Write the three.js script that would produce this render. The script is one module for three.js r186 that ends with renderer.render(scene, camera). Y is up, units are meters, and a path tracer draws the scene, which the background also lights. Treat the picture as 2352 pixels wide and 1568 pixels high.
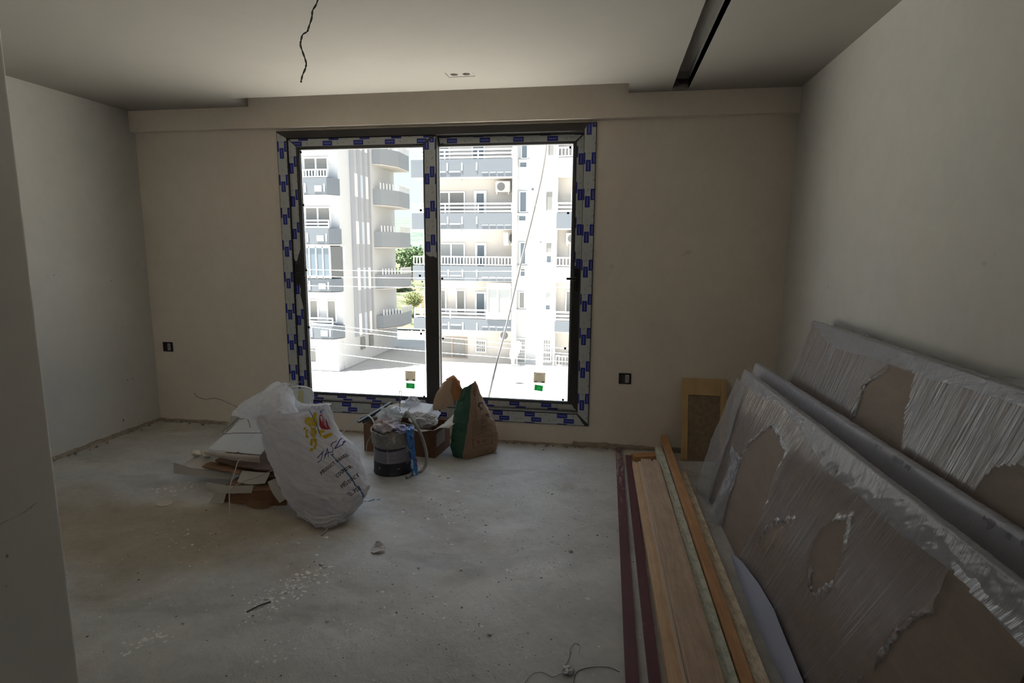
import * as THREE from 'three';
import { mergeGeometries, mergeVertices, toCreasedNormals } from 'three/addons/utils/BufferGeometryUtils.js';
import { RoundedBoxGeometry } from 'three/addons/geometries/RoundedBoxGeometry.js';
import { ImprovedNoise } from 'three/addons/math/ImprovedNoise.js';

// ---------- camera, sky, sun, exposure ----------
// room axes: x right from the left wall, y up from the floor, z out of the window wall towards the viewer
const scene = new THREE.Scene();
const camera = new THREE.PerspectiveCamera(2 * Math.atan(784 / 1324.28) * 180 / Math.PI, 1.5, 0.05, 3000);
camera.position.set(4.1057, 1.5883, 4.6199);
camera.rotation.order = 'YXZ';
camera.rotation.set(-0.1547, 0.1649, 0.0075);
scene.add(camera);
const renderer = new THREE.WebGLRenderer({ antialias: true });
renderer.toneMapping = THREE.LinearToneMapping;
renderer.toneMappingExposure = 2.7;
renderer.shadowMap.enabled = true;
{ // clear summer sky, paler towards the horizon
  const w = 64, h = 128, d = new Float32Array(w * h * 4);
  for (let j = 0; j < h; j++) {
    const e = Math.max(0, ((j + 0.5) / h - 0.5) * 2), k = Math.pow(e, 0.55);
    for (let i = 0; i < w; i++) {
      const o = (j * w + i) * 4;
      d[o] = 0.345 + (0.37 - 0.345) * k; d[o + 1] = 0.405 + (0.47 - 0.405) * k; d[o + 2] = 0.46 + (0.64 - 0.46) * k; d[o + 3] = 1;
    }
  }
  const t = new THREE.DataTexture(d, w, h, THREE.RGBAFormat, THREE.FloatType);
  t.mapping = THREE.EquirectangularReflectionMapping; t.magFilter = THREE.LinearFilter; t.minFilter = THREE.LinearFilter;
  t.wrapS = THREE.RepeatWrapping; t.needsUpdate = true;
  scene.background = t;
}
const sun = new THREE.DirectionalLight(new THREE.Color(1.0, 0.96, 0.89), 11.0);
sun.position.set(-4, 19.4, -28 + 2.6); sun.target.position.set(0, 0, -28);
sun.castShadow = true;
Object.assign(sun.shadow.camera, { left: -45, right: 45, top: 45, bottom: -45, near: 1, far: 120 });
sun.shadow.mapSize.set(4096, 4096);
scene.add(sun, sun.target);

// ---------- helpers ----------
let seed = 12345;
const rnd = () => { seed = (seed * 1664525 + 1013904223) >>> 0; return seed / 4294967296; };
const rr = (a, b) => a + (b - a) * rnd();
const perlin = new ImprovedNoise();
const nz = (x, y = 0, z = 0) => perlin.noise(x + 31.7, y + 11.3, z + 5.1);
const fbm = (x, y, z = 0, o = 4) => { let s = 0, a = 0.5, f = 1; for (let i = 0; i < o; i++) { s += a * nz(x * f, y * f, z * f + i * 7.3); a *= 0.5; f *= 2; } return s; };
const clamp = (v, a = 0, b = 1) => Math.min(b, Math.max(a, v));
const lerp = (a, b, t) => a + (b - a) * t;
const sstep = (a, b, x) => { const t = clamp((x - a) / (b - a)); return t * t * (3 - 2 * t); };
const V = (x, y, z) => new THREE.Vector3(x, y, z);
const taken = {};
const numbered = (n) => { const k = taken[n] = (taken[n] ?? -1) + 1; return k ? `${n}_${String(k).padStart(3, '0')}` : n; };
function shadows(o) { o.castShadow = o.receiveShadow = true; return o; }
function part(name, geo, mat, parent) { const m = shadows(new THREE.Mesh(Array.isArray(geo) ? merge(geo) : geo, mat)); m.name = name; parent.add(m); return m; }
function thing(name, label, category, pos, group) {
  const o = new THREE.Group(); o.name = numbered(name); if (pos) o.position.set(...pos);
  o.userData = { label, category }; if (group) o.userData.group = group; scene.add(o); return o;
}
function solo(name, label, category, geo, mat, group) {
  const m = shadows(new THREE.Mesh(Array.isArray(geo) ? merge(geo) : geo, mat)); m.name = numbered(name);
  m.userData = { label, category }; if (group) m.userData.group = group; scene.add(m); return m;
}
function struct(name, geo, mat) { const m = shadows(new THREE.Mesh(Array.isArray(geo) ? merge(geo) : geo, mat)); m.name = name; m.userData = { kind: 'structure' }; scene.add(m); return m; }
function merge(list) {
  const g = list.map((q) => { let n = q.index ? q.toNonIndexed() : q.clone(); for (const k of Object.keys(n.attributes)) if (!['position', 'normal', 'uv'].includes(k)) n.deleteAttribute(k); if (!n.attributes.uv) n.setAttribute('uv', new THREE.BufferAttribute(new Float32Array(n.attributes.position.count * 2), 2)); if (!n.attributes.normal) n.computeVertexNormals(); return n; });
  return mergeGeometries(g);
}
// box-projected uv in metres, the long axis along u when asked
function boxUV(g, s = 1, off = 0) {
  if (g.index) g = g.toNonIndexed();
  const p = g.attributes.position, uv = new Float32Array(p.count * 2), a = V(0, 0, 0), b = V(0, 0, 0), c = V(0, 0, 0);
  for (let i = 0; i < p.count; i += 3) {
    a.fromBufferAttribute(p, i); b.fromBufferAttribute(p, i + 1); c.fromBufferAttribute(p, i + 2);
    const n = b.clone().sub(a).cross(c.clone().sub(a)), ax = Math.abs(n.x), ay = Math.abs(n.y), az = Math.abs(n.z);
    [a, b, c].forEach((q, k) => {
      const [u, v] = ax >= ay && ax >= az ? [q.z, q.y] : ay >= az ? [q.x, q.z] : [q.x, q.y];
      uv[(i + k) * 2] = u * s + off; uv[(i + k) * 2 + 1] = v * s + off * 0.37;
    });
  }
  g.setAttribute('uv', new THREE.BufferAttribute(uv, 2)); return g;
}
// axis-aligned block given by its faces
function blk(x0, x1, y0, y1, z0, z1) { const g = new THREE.BoxGeometry(x1 - x0, y1 - y0, z1 - z0); g.translate((x0 + x1) / 2, (y0 + y1) / 2, (z0 + z1) / 2); return boxUV(g); }
function rblk(x0, x1, y0, y1, z0, z1, r = 0.003) { const g = new RoundedBoxGeometry(x1 - x0, y1 - y0, z1 - z0, 1, Math.min(r, (x1 - x0) / 2.2, (y1 - y0) / 2.2, (z1 - z0) / 2.2)); g.translate((x0 + x1) / 2, (y0 + y1) / 2, (z0 + z1) / 2); const n = g.attributes.normal.clone(); const nidx = !g.index; const q = boxUV(g); if (nidx) q.setAttribute('normal', n); return q; }
function tube(pts, r, seg = 40, rad = 8, closed = false) { return new THREE.TubeGeometry(new THREE.CatmullRomCurve3(pts.map((p) => V(...p)), closed, 'centripetal'), seg, r, rad, closed); }
// parametric sheet; keep(u,v) can leave triangles out
function sheet(nu, nv, fn, keep, uvf) {
  const pos = [], uv = [], idx = [], pts = [];
  for (let j = 0; j <= nv; j++) for (let i = 0; i <= nu; i++) { const u = i / nu, v = j / nv, p = fn(u, v); pts.push([u, v]); pos.push(...p); uv.push(...(uvf ? uvf(u, v, p) : [u, v])); }
  for (let j = 0; j < nv; j++) for (let i = 0; i < nu; i++) {
    const a = j * (nu + 1) + i, b = a + 1, c = a + nu + 1, d = c + 1;
    if (keep && !keep((i + 0.5) / nu, (j + 0.5) / nv)) continue;
    idx.push(a, b, d, a, d, c);
  }
  const g = new THREE.BufferGeometry();
  g.setAttribute('position', new THREE.Float32BufferAttribute(pos, 3)); g.setAttribute('uv', new THREE.Float32BufferAttribute(uv, 2)); g.setIndex(idx); g.computeVertexNormals(); return g;
}
// a sheet with real thickness: both faces and a rim
function slabSheet(nu, nv, fn, th, uvf) {
  const top = sheet(nu, nv, fn, null, uvf), n = top.attributes.normal, p = top.attributes.position;
  const bot = top.clone(), q = bot.attributes.position;
  for (let i = 0; i < p.count; i++) q.setXYZ(i, p.getX(i) - n.getX(i) * th, p.getY(i) - n.getY(i) * th, p.getZ(i) - n.getZ(i) * th);
  const ix = Array.from(bot.index.array); for (let i = 0; i < ix.length; i += 3) { const t = ix[i]; ix[i] = ix[i + 1]; ix[i + 1] = t; } bot.setIndex(ix); bot.computeVertexNormals();
  const ring = []; for (let i = 0; i < nu; i++) ring.push(i); for (let j = 0; j < nv; j++) ring.push(j * (nu + 1) + nu); for (let i = nu; i > 0; i--) ring.push(nv * (nu + 1) + i); for (let j = nv; j > 0; j--) ring.push(j * (nu + 1));
  const rp = [], ru = [];
  for (let k = 0; k < ring.length; k++) {
    const a = ring[k], b = ring[(k + 1) % ring.length];
    const A = [p.getX(a), p.getY(a), p.getZ(a)], B = [p.getX(b), p.getY(b), p.getZ(b)], C = [q.getX(a), q.getY(a), q.getZ(a)], D = [q.getX(b), q.getY(b), q.getZ(b)];
    rp.push(...A, ...C, ...D, ...A, ...D, ...B); const t = top.attributes.uv; for (const w of [a, a, b, a, b, b]) ru.push(t.getX(w), t.getY(w));
  }
  const rim = new THREE.BufferGeometry(); rim.setAttribute('position', new THREE.Float32BufferAttribute(rp, 3)); rim.setAttribute('uv', new THREE.Float32BufferAttribute(ru, 2)); rim.computeVertexNormals();
  return merge([top, bot, rim]);
}
// a beam with rectangular section between two end points: width across, height up; rounded edges, uv along u
function beam(A, B, w, h, r = 0.003, roll = 0) {
  const a = V(...A), b = V(...B), L = a.distanceTo(b);
  let g = new RoundedBoxGeometry(L, h, w, 1, r); g = boxUV2(g);
  const m = new THREE.Matrix4(), X = b.clone().sub(a).normalize(), Y0 = V(0, 1, 0), Z = X.clone().cross(Y0).normalize(), Y = Z.clone().cross(X);
  m.makeBasis(X, Y, Z); g.applyMatrix4(new THREE.Matrix4().makeRotationX(roll)); g.applyMatrix4(m); g.translate((a.x + b.x) / 2, (a.y + b.y) / 2, (a.z + b.z) / 2); return g;
}
function boxUV2(g) { const n = g.index ? null : g.attributes.normal.clone(); const q = boxUV(g); if (n) q.setAttribute('normal', n); const uv = q.attributes.uv, p = q.attributes.position, nn = q.attributes.normal; for (let i = 0; i < p.count; i++) { const ny = Math.abs(nn.getY(i)), nx = Math.abs(nn.getX(i)); if (nx > 0.8) uv.setXY(i, p.getZ(i), p.getY(i)); else if (ny > 0.7) uv.setXY(i, p.getX(i), p.getZ(i)); else uv.setXY(i, p.getX(i), p.getY(i)); } return q; }
function jitter(g, amp, f) { g = g.clone(); const p = g.attributes.position; for (let i = 0; i < p.count; i++) { const x = p.getX(i), y = p.getY(i), z = p.getZ(i); p.setXYZ(i, x + amp * nz(x * f, y * f, z * f), y + amp * nz(y * f + 9, z * f, x * f), z + amp * nz(z * f, x * f + 17, y * f)); } g.computeVertexNormals(); return g; }

// ---------- textures ----------
function dataTex(w, h, fn, { srgb = true, wrap = true, rep = [1, 1] } = {}) {
  const d = new Uint8Array(w * h * 4);
  for (let j = 0; j < h; j++) for (let i = 0; i < w; i++) { const c = fn(i, j, i / w, j / h), o = (j * w + i) * 4; d[o] = clamp(c[0]) * 255; d[o + 1] = clamp(c[1]) * 255; d[o + 2] = clamp(c[2]) * 255; d[o + 3] = 255; }
  const t = new THREE.DataTexture(d, w, h); t.magFilter = THREE.LinearFilter; t.minFilter = THREE.LinearMipmapLinearFilter; t.generateMipmaps = true;
  if (srgb) t.colorSpace = THREE.SRGBColorSpace; t.wrapS = t.wrapT = wrap ? THREE.RepeatWrapping : THREE.ClampToEdgeWrapping; t.repeat.set(...rep); t.needsUpdate = true; return t;
}
function canvasTex(w, h, draw, { wrap = false, rep = [1, 1] } = {}) {
  const c = document.createElement('canvas'); c.width = w; c.height = h; const g = c.getContext('2d'); draw(g, w, h);
  const t = new THREE.CanvasTexture(c); t.colorSpace = THREE.SRGBColorSpace; t.wrapS = t.wrapT = wrap ? THREE.RepeatWrapping : THREE.ClampToEdgeWrapping; t.repeat.set(...rep); return t;
}
// tiling noise field for quick lookups
const NF = 512, field = (() => { const f = new Float32Array(NF * NF); for (let j = 0; j < NF; j++) for (let i = 0; i < NF; i++) { const a = i / NF * 2 * Math.PI, b = j / NF * 2 * Math.PI; let s = 0, amp = 0.5, r = 1.2; for (let o = 0; o < 5; o++) { s += amp * nz(Math.cos(a) * r + o * 9, Math.sin(a) * r + Math.cos(b) * r, Math.sin(b) * r + o * 3); amp *= 0.55; r *= 2.1; } f[j * NF + i] = s; } return f; })();
const nf = (x, y) => { x = ((x % NF) + NF) % NF; y = ((y % NF) + NF) % NF; const i = x | 0, j = y | 0, fx = x - i, fy = y - j, i1 = (i + 1) % NF, j1 = (j + 1) % NF; return lerp(lerp(field[j * NF + i], field[j * NF + i1], fx), lerp(field[j1 * NF + i], field[j1 * NF + i1], fx), fy); };
const std = (color, roughness = 0.8, extra = {}) => new THREE.MeshStandardMaterial({ color: new THREE.Color(...color), roughness, side: THREE.DoubleSide, ...extra });
const phys = (color, roughness = 0.8, extra = {}) => new THREE.MeshPhysicalMaterial({ color: new THREE.Color(...color), roughness, side: THREE.DoubleSide, ...extra });

// ---------- surfaces of the room ----------
const W = 5.402, H = 2.75, SLAB = 3.0, DEEP = 6.6;
const plasterBump = dataTex(512, 512, (i, j) => { const v = 0.5 + 0.5 * nf(i * 1.3, j * 1.3) + 0.12 * nf(i * 9, j * 9); return [v, v, v]; }, { srgb: false });
// skim-coated plaster: trowel patches, filler marks, a few dark scuffs
function plasterTex(base, spots, s0, marks = [], crack = []) {
  const K = 1024 / 2.7, mod = (v) => ((v * K) % 1024 + 1024) % 1024;
  seed = s0; const sp = marks.map(([u, v, r, a, e]) => [mod(u), mod(v), r * K * (r < 0.009 ? 0.6 : 1), a, e]);
  for (let k = 0; k < crack.length - 1; k++) for (let q = 0; q < 40; q++) sp.push([mod(lerp(crack[k][0], crack[k + 1][0], q / 40) + 0.002 * nz(q * 0.3, k)), mod(lerp(crack[k][1], crack[k + 1][1], q / 40) + 0.003 * nz(k, q * 0.3)), 0.6, 0.03, 1]); for (let k = 0; k < spots; k++) sp.push([rnd() * 1024, rnd() * 1024, rr(0.8, 2.6), rr(0.1, 0.45), rr(0.6, 2.5)]);
  const grid = {}; for (const s of sp) { const k = (s[0] >> 5) + ',' + (s[1] >> 5); (grid[k] ??= []).push(s); }
  return dataTex(1024, 1024, (i, j) => {
    let v = 1 + 0.03 * nf(i * 0.5, j * 0.5) + 0.02 * nf(i * 3.1, j * 2.3 + 80); const w = 0.012 * nf(i * 0.4 + 200, j * 0.4);
    for (let a = -1; a <= 1; a++) for (let b = -1; b <= 1; b++) for (const s of grid[((i >> 5) + a) + ',' + ((j >> 5) + b)] ?? []) { const d = Math.hypot(i - s[0], (j - s[1]) / s[4]); if (d < s[2] * 2) v *= 1 - s[3] * (1 - sstep(s[2] * 0.6, s[2] * 2, d)); }
    return [base[0] * v + w, base[1] * v, base[2] * v - w];
  }, { rep: [1 / 2.7, 1 / 2.7] });
}
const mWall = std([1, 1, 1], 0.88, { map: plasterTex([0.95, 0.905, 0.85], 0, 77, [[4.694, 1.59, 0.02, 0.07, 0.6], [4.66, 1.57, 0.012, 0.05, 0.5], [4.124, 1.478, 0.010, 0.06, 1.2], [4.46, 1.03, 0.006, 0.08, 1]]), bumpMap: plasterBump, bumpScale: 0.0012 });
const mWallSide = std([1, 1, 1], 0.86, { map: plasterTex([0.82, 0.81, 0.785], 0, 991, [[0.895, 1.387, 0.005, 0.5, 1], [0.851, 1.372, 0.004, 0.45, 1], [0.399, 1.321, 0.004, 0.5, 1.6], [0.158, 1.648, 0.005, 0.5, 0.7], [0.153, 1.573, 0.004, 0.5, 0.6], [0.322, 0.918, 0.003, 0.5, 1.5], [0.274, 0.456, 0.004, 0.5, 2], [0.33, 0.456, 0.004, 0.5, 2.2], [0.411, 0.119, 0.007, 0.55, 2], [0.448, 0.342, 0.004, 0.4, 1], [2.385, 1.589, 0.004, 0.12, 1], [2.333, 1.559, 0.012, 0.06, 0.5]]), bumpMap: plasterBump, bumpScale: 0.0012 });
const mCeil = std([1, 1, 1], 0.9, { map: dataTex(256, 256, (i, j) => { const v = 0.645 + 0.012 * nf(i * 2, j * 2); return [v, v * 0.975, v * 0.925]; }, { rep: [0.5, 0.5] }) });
const mOuter = std([0.72, 0.71, 0.68], 0.9);

// cement screed: trowel swirls, dust, brown area with painted pile shade, plaster splashes, grit
function inPoly(x, y, P) { let c = false; for (let i = 0, j = P.length - 1; i < P.length; j = i++) { const [xi, yi] = P[i], [xj, yj] = P[j]; if ((yi > y) !== (yj > y) && x < (xj - xi) * (y - yi) / (yj - yi) + xi) c = !c; } return c; }
const FX = 5.6, FZ = 5.6;
seed = 4242;
const splats = [];
function splatCloud(cx, cz, sx, sz, n, r0, r1, bright, rot = 0) { for (let k = 0; k < n; k++) { const a = (rnd() + rnd() + rnd() - 1.5) * sx, b = (rnd() + rnd() + rnd() - 1.5) * sz; splats.push([cx + a * Math.cos(rot) - b * Math.sin(rot), cz + a * Math.sin(rot) + b * Math.cos(rot), rr(r0, r1) * (rnd() < 0.15 ? 1.7 : 1), bright, rr(0.5, 1.6), rnd() * 3.14]); } }
splatCloud(2.67, 2.28, 0.10, 0.20, 120, 0.002, 0.0075, 0.97, 0.3);
splatCloud(2.60, 2.45, 0.08, 0.14, 40, 0.002, 0.006, 0.95);
splatCloud(2.83, 2.72, 0.07, 0.10, 26, 0.002, 0.006, 0.95);
splatCloud(2.29, 2.75, 0.06, 0.09, 40, 0.002, 0.008, 0.96, 0.8);
splatCloud(1.25, 1.35, 0.16, 0.14, 46, 0.002, 0.007, 0.96);
splatCloud(1.75, 1.95, 0.25, 0.16, 34, 0.0015, 0.005, 0.93);
splatCloud(2.4, 2.2, 0.9, 0.8, 90, 0.0015, 0.006, 0.92);
splatCloud(3.3, 1.6, 1.0, 1.0, 120, 0.0015, 0.007, 0.92);
splatCloud(3.5, 2.6, 0.9, 0.5, 60, 0.0015, 0.006, 0.92);
splatCloud(3.6, 1.0, 0.9, 0.8, 300, 0.0012, 0.0034, 0.2);
splatCloud(3.9, 1.75, 0.35, 0.3, 46, 0.0015, 0.005, 0.14);
splatCloud(2.0, 1.9, 1.3, 1.0, 240, 0.0012, 0.0034, 0.18);
splatCloud(3.4, 2.4, 1.0, 0.5, 140, 0.0012, 0.0034, 0.18);
splatCloud(3.15, 1.35, 0.3, 0.12, 70, 0.0015, 0.0042, 0.2, 0.4);
const FT = 2048, floorGrid = new Map();
for (const s of splats) { const gx = Math.floor(s[0] / 0.05), gz = Math.floor(s[1] / 0.05); for (let a = -1; a <= 1; a++) for (let b = -1; b <= 1; b++) { const k = (gx + a) * 1000 + gz + b; if (!floorGrid.has(k)) floorGrid.set(k, []); floorGrid.get(k).push(s); } }
const floorMap = dataTex(FT, FT, (i, j, u, v) => {
  const x = u * FX, z = (1 - v) * FZ;
  const wx = x + 0.15 * nf(x * 70, z * 70), wz = z + 0.15 * nf(x * 70 + 99, z * 70);
  let l = 0.765 + 0.10 * nf(wx * 60, wz * 95) + 0.07 * nf(wx * 210 + 40, wz * 330) + 0.05 * nf(x * 900, z * 900) + 0.035 * nf(x * 2600, z * 2600);
  // arcs left by the trowel
  const a = Math.hypot(x - 2.4 + 0.2 * nf(x * 40, z * 40), z - 3.6); l += 0.010 * Math.sin(a * 70 + 22 * nf(x * 30, z * 30)) * sstep(0.0, 0.25, nf(x * 50 + 7, z * 50));
  let r = l * 1.0, g = l * 0.98, b = l * 0.95;
  // brown screed tone plus painted shade of the pile, left of the rubble, blotchy edges
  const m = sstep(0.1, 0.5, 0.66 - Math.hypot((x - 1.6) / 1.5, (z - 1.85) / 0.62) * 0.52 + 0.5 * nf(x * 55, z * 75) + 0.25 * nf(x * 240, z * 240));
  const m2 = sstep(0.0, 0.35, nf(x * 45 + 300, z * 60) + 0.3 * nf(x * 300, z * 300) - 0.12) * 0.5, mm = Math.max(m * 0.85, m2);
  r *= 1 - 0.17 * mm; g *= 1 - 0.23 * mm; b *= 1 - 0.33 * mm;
  const st = sstep(0.14, 0.4, nf(wx * 90 + 40 * wz, wz * 210 + 500) + 0.35 * nf(x * 420, z * 420)) * 0.09; r *= 1 - st; g *= 1 - st; b *= 1 - st * 1.1;   // scuffs and boot dirt
  // cement dust sweeps
  const du = sstep(0.12, 0.45, nf(wx * 33 + 150, wz * 52 + 60)) * 0.09; r += du; g += du; b += du * 1.05;
  const cell = floorGrid.get(Math.floor(x / 0.05) * 1000 + Math.floor(z / 0.05));
  if (cell) for (const s of cell) { let dx = x - s[0], dz = z - s[1]; const c = Math.cos(s[5]), q = Math.sin(s[5]); const ex = (dx * c + dz * q) / s[4], ez = -dx * q + dz * c; const d = Math.hypot(ex, ez) / s[2] + 0.35 * nf(x * 3000, z * 3000); if (d < 1) { const t = 1 - sstep(0.7, 1, d); r = lerp(r, s[3], t); g = lerp(g, s[3] * 0.98, t); b = lerp(b, s[3] * 0.95, t); } }
  return [r, g, b];
}, { wrap: false });
const floorBump = dataTex(1024, 1024, (i, j) => { const v = 0.5 + 0.35 * nf(i * 1.1, j * 1.7) + 0.22 * nf(i * 7, j * 7) + 0.14 * nf(i * 23, j * 23); return [v, v, v]; }, { srgb: false, rep: [3, 3] });
const floorRough = dataTex(512, 512, (i, j) => { const v = 0.50 + 0.3 * nf(i * 1.2, j * 2.0) + 0.1 * nf(i * 9, j * 9); return [v, v, v]; }, { srgb: false, rep: [2, 2] });
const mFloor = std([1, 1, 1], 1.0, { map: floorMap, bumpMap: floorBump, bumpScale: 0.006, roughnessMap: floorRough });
{
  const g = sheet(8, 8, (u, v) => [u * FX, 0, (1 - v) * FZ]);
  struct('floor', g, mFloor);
  const base = struct('floor_slab', [blk(-0.3, W + 0.3, -0.25, -0.004, -0.28, DEEP + 0.3), blk(-0.3, W + 0.3, -0.01, 0, FZ, DEEP)], mOuter); base.name = 'trim_2';
}
// window wall with its opening
const WX0 = 1.3407, WX1 = 3.9773, WY0 = 0.1776, WY1 = 2.5589;
{
  const s = new THREE.Shape([[0, 0], [W, 0], [W, SLAB], [0, SLAB]].map((p) => new THREE.Vector2(...p)));
  s.holes.push(new THREE.Path([[WX0 + 0.004, WY0 + 0.004], [WX0 + 0.004, WY1], [WX1 - 0.004, WY1], [WX1 - 0.004, WY0 + 0.004]].map((p) => new THREE.Vector2(...p))));
  const g = new THREE.ExtrudeGeometry(s, { depth: 0.25, bevelEnabled: false }); g.translate(0, 0, -0.25);
  struct('wall_back', boxUV(g), mWall);
  struct('trim_1', blk(0, W, 2.5794, SLAB, -0.001, 0.06), mWall);           // the beam above the window
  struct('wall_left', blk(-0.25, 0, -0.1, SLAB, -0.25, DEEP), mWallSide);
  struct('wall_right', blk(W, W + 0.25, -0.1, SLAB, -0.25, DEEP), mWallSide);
  struct('wall_rear', blk(-0.25, W + 0.25, -0.1, SLAB, DEEP, DEEP + 0.25), mWall);
  // partition that ends beside the viewer, with a rounded corner bead
  const ps = new THREE.Shape(); ps.moveTo(0, 0); ps.lineTo(2.36 - 0.012, 0); ps.quadraticCurveTo(2.36, 0, 2.36, 0.012); ps.lineTo(2.36, DEEP - 3.11); ps.lineTo(0, DEEP - 3.11);
  const pg = new THREE.ExtrudeGeometry(ps, { depth: SLAB, bevelEnabled: false, curveSegments: 6 }); pg.rotateX(Math.PI / 2); pg.translate(0, SLAB, 3.11);
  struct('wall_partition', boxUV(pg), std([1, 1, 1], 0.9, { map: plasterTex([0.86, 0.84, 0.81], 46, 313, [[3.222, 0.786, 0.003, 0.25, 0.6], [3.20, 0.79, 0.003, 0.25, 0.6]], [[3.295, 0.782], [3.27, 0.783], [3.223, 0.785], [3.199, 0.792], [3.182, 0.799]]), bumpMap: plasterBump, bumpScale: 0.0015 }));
}
// suspended ceiling: curtain recess by the window, light slot, double spotlight
{
  const sh = new THREE.Shape([[0, 0.06], [1.130, 0.06], [1.130, 0.313], [4.204, 0.313], [4.204, 0.06], [W, 0.06], [W, DEEP], [0, DEEP]].map((p) => new THREE.Vector2(...p)));
  const hole = (a, b, c, d) => sh.holes.push(new THREE.Path([[a, c], [a, d], [b, d], [b, c]].map((p) => new THREE.Vector2(...p))));
  hole(4.508, 4.624, 0.115, 5.2); hole(2.992, 3.176, 0.612, 0.716);
  const g = new THREE.ExtrudeGeometry(sh, { depth: 0.07, bevelEnabled: false }); g.rotateX(Math.PI / 2); g.translate(0, H + 0.07, 0);
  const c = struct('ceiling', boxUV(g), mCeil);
  part('slab', blk(-0.25, W + 0.25, SLAB, SLAB + 0.2, -0.25, DEEP + 0.25), mOuter, c);
  const slotM = std([0.5, 0.48, 0.45], 0.8);
  part('light_slot', [blk(4.500, 4.508, H + 0.002, H + 0.12, 0.107, 5.2), blk(4.624, 4.632, H + 0.002, H + 0.12, 0.107, 5.2), blk(4.500, 4.632, H + 0.12, H + 0.13, 0.107, 5.2), blk(4.5, 4.632, H + 0.002, H + 0.12, 0.1, 0.115)], slotM, c);
  part('recess_lining', [blk(1.09, 1.128, H + 0.07, SLAB, 0.061, 0.345), blk(4.206, 4.24, H + 0.07, SLAB, 0.061, 0.345), blk(1.09, 4.24, H + 0.07, SLAB, 0.315, 0.345)], mCeil, c);
}
{
  const d = thing('recessed_spotlight', 'pale rectangular double spotlight set flush into the ceiling near the window', 'spotlight', [3.084, H, 0.664]);
  const fs = new THREE.Shape([[-0.089, -0.049], [0.089, -0.049], [0.089, 0.049], [-0.089, 0.049]].map((p) => new THREE.Vector2(...p)));
  for (const x of [-0.042, 0.042]) { const q = new THREE.Path(); q.absarc(x, 0, 0.026, 0, Math.PI * 2, true); fs.holes.push(q); }
  const fg = new THREE.ExtrudeGeometry(fs, { depth: 0.012, bevelEnabled: false, curveSegments: 24 }); fg.rotateX(Math.PI / 2); fg.translate(0, 0.014, 0);
  part('plate', fg, mCeil, d);
  for (const x of [-0.042, 0.042]) { const g = new THREE.LatheGeometry([[0.026, 0.004], [0.024, 0.012], [0.016, 0.034], [0.001, 0.036]].map((p) => new THREE.Vector2(...p)), 24); g.translate(x, 0, 0); part('lamp_cup', g, std([0.5, 0.48, 0.45], 0.5), d); }
}
// ragged band of mortar where the skim coat stops above the floor
const mMortar = std([1, 1, 1], 0.95, { map: dataTex(256, 256, (i, j) => { const v = 0.60 + 0.2 * nf(i * 3, j * 3) + 0.1 * nf(i * 17, j * 17); return [v * 1.04, v * 0.96, v * 0.86]; }, { rep: [2, 2] }), bumpMap: plasterBump, bumpScale: 0.004 });
function mortar(name, len, place, hf, s) {
  const n = Math.round(len * 60), q = [];
  const g = sheet(n, 3, (u, v) => { const x = u * len, h = hf(x) * (0.75 + 0.45 * nf(x * 160 + s, s) + 0.4 * nf(x * 700, s * 3)); const y = [0, 0.45, 0.85, 1][Math.round(v * 3)] * Math.max(0.006, h); const out = [0.016, 0.012, 0.007, -0.002][Math.round(v * 3)] * (1 + 0.6 * nf(x * 300, v * 90 + s)); return place(x, y, out); });
  struct(name, boxUV(g), mMortar);
}
mortar('baseboard_left', 3.1, (x, y, o) => [o, y, x], () => 0.042, 3);
mortar('baseboard_back', W - 0.01, (x, y, o) => [x, y, o], (x) => x > 3.85 && x < 4.9 ? 0.052 : x < 1.6 ? 0.036 : 0.018, 41);
// crumbs of mortar swept against the window wall
seed = 808;
{ const gs = []; for (let k = 0; k < 90; k++) { const r = rr(0.004, 0.013), g = new THREE.IcosahedronGeometry(r, 0); g.scale(1.3, 0.7, 1); g.rotateY(rnd() * 6); const t = rnd(); if (t < 0.6) g.translate(rr(3.3, 4.4), r * 0.5, 0.02 + 0.05 * rnd() * rnd()); else if (t < 0.8) g.translate(rr(0.05, 1.6), r * 0.5, 0.02 + 0.05 * rnd()); else g.translate(0.02 + 0.05 * rnd(), r * 0.5, rr(0.1, 1.2)); gs.push(g); }
  const m = solo('mortar_crumbs', 'crumbs of grey brown mortar lying along the foot of the walls', 'rubble', gs, mMortar); m.userData.kind = 'stuff'; }
// wall sockets
function socket(x, y, label) {
  const s = thing('wall_socket', label, 'socket', [x, y, 0], 'wall sockets');
  part('plate', rblk(-0.049, 0.049, -0.044, 0.044, 0, 0.010, 0.004), std([0.012, 0.012, 0.013], 0.35), s);
  const ins = part('insert', rblk(-0.012 + 0.014, 0.018 + 0.014, -0.032, 0.032, 0.008, 0.0125, 0.002), std([0.45, 0.46, 0.48], 0.5), s);
  part('slot_mark', [blk(0.016, 0.019, -0.018, 0.022, 0.0122, 0.0132), blk(0.022, 0.027, -0.026, -0.021, 0.0122, 0.0132)], std([0.04, 0.04, 0.05], 0.5), ins);
}
socket(0.146, 0.704, 'black wall socket plate with white insert near the left corner of the room');
socket(4.259, 0.588, 'black wall socket plate with white insert right of the window');

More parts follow.
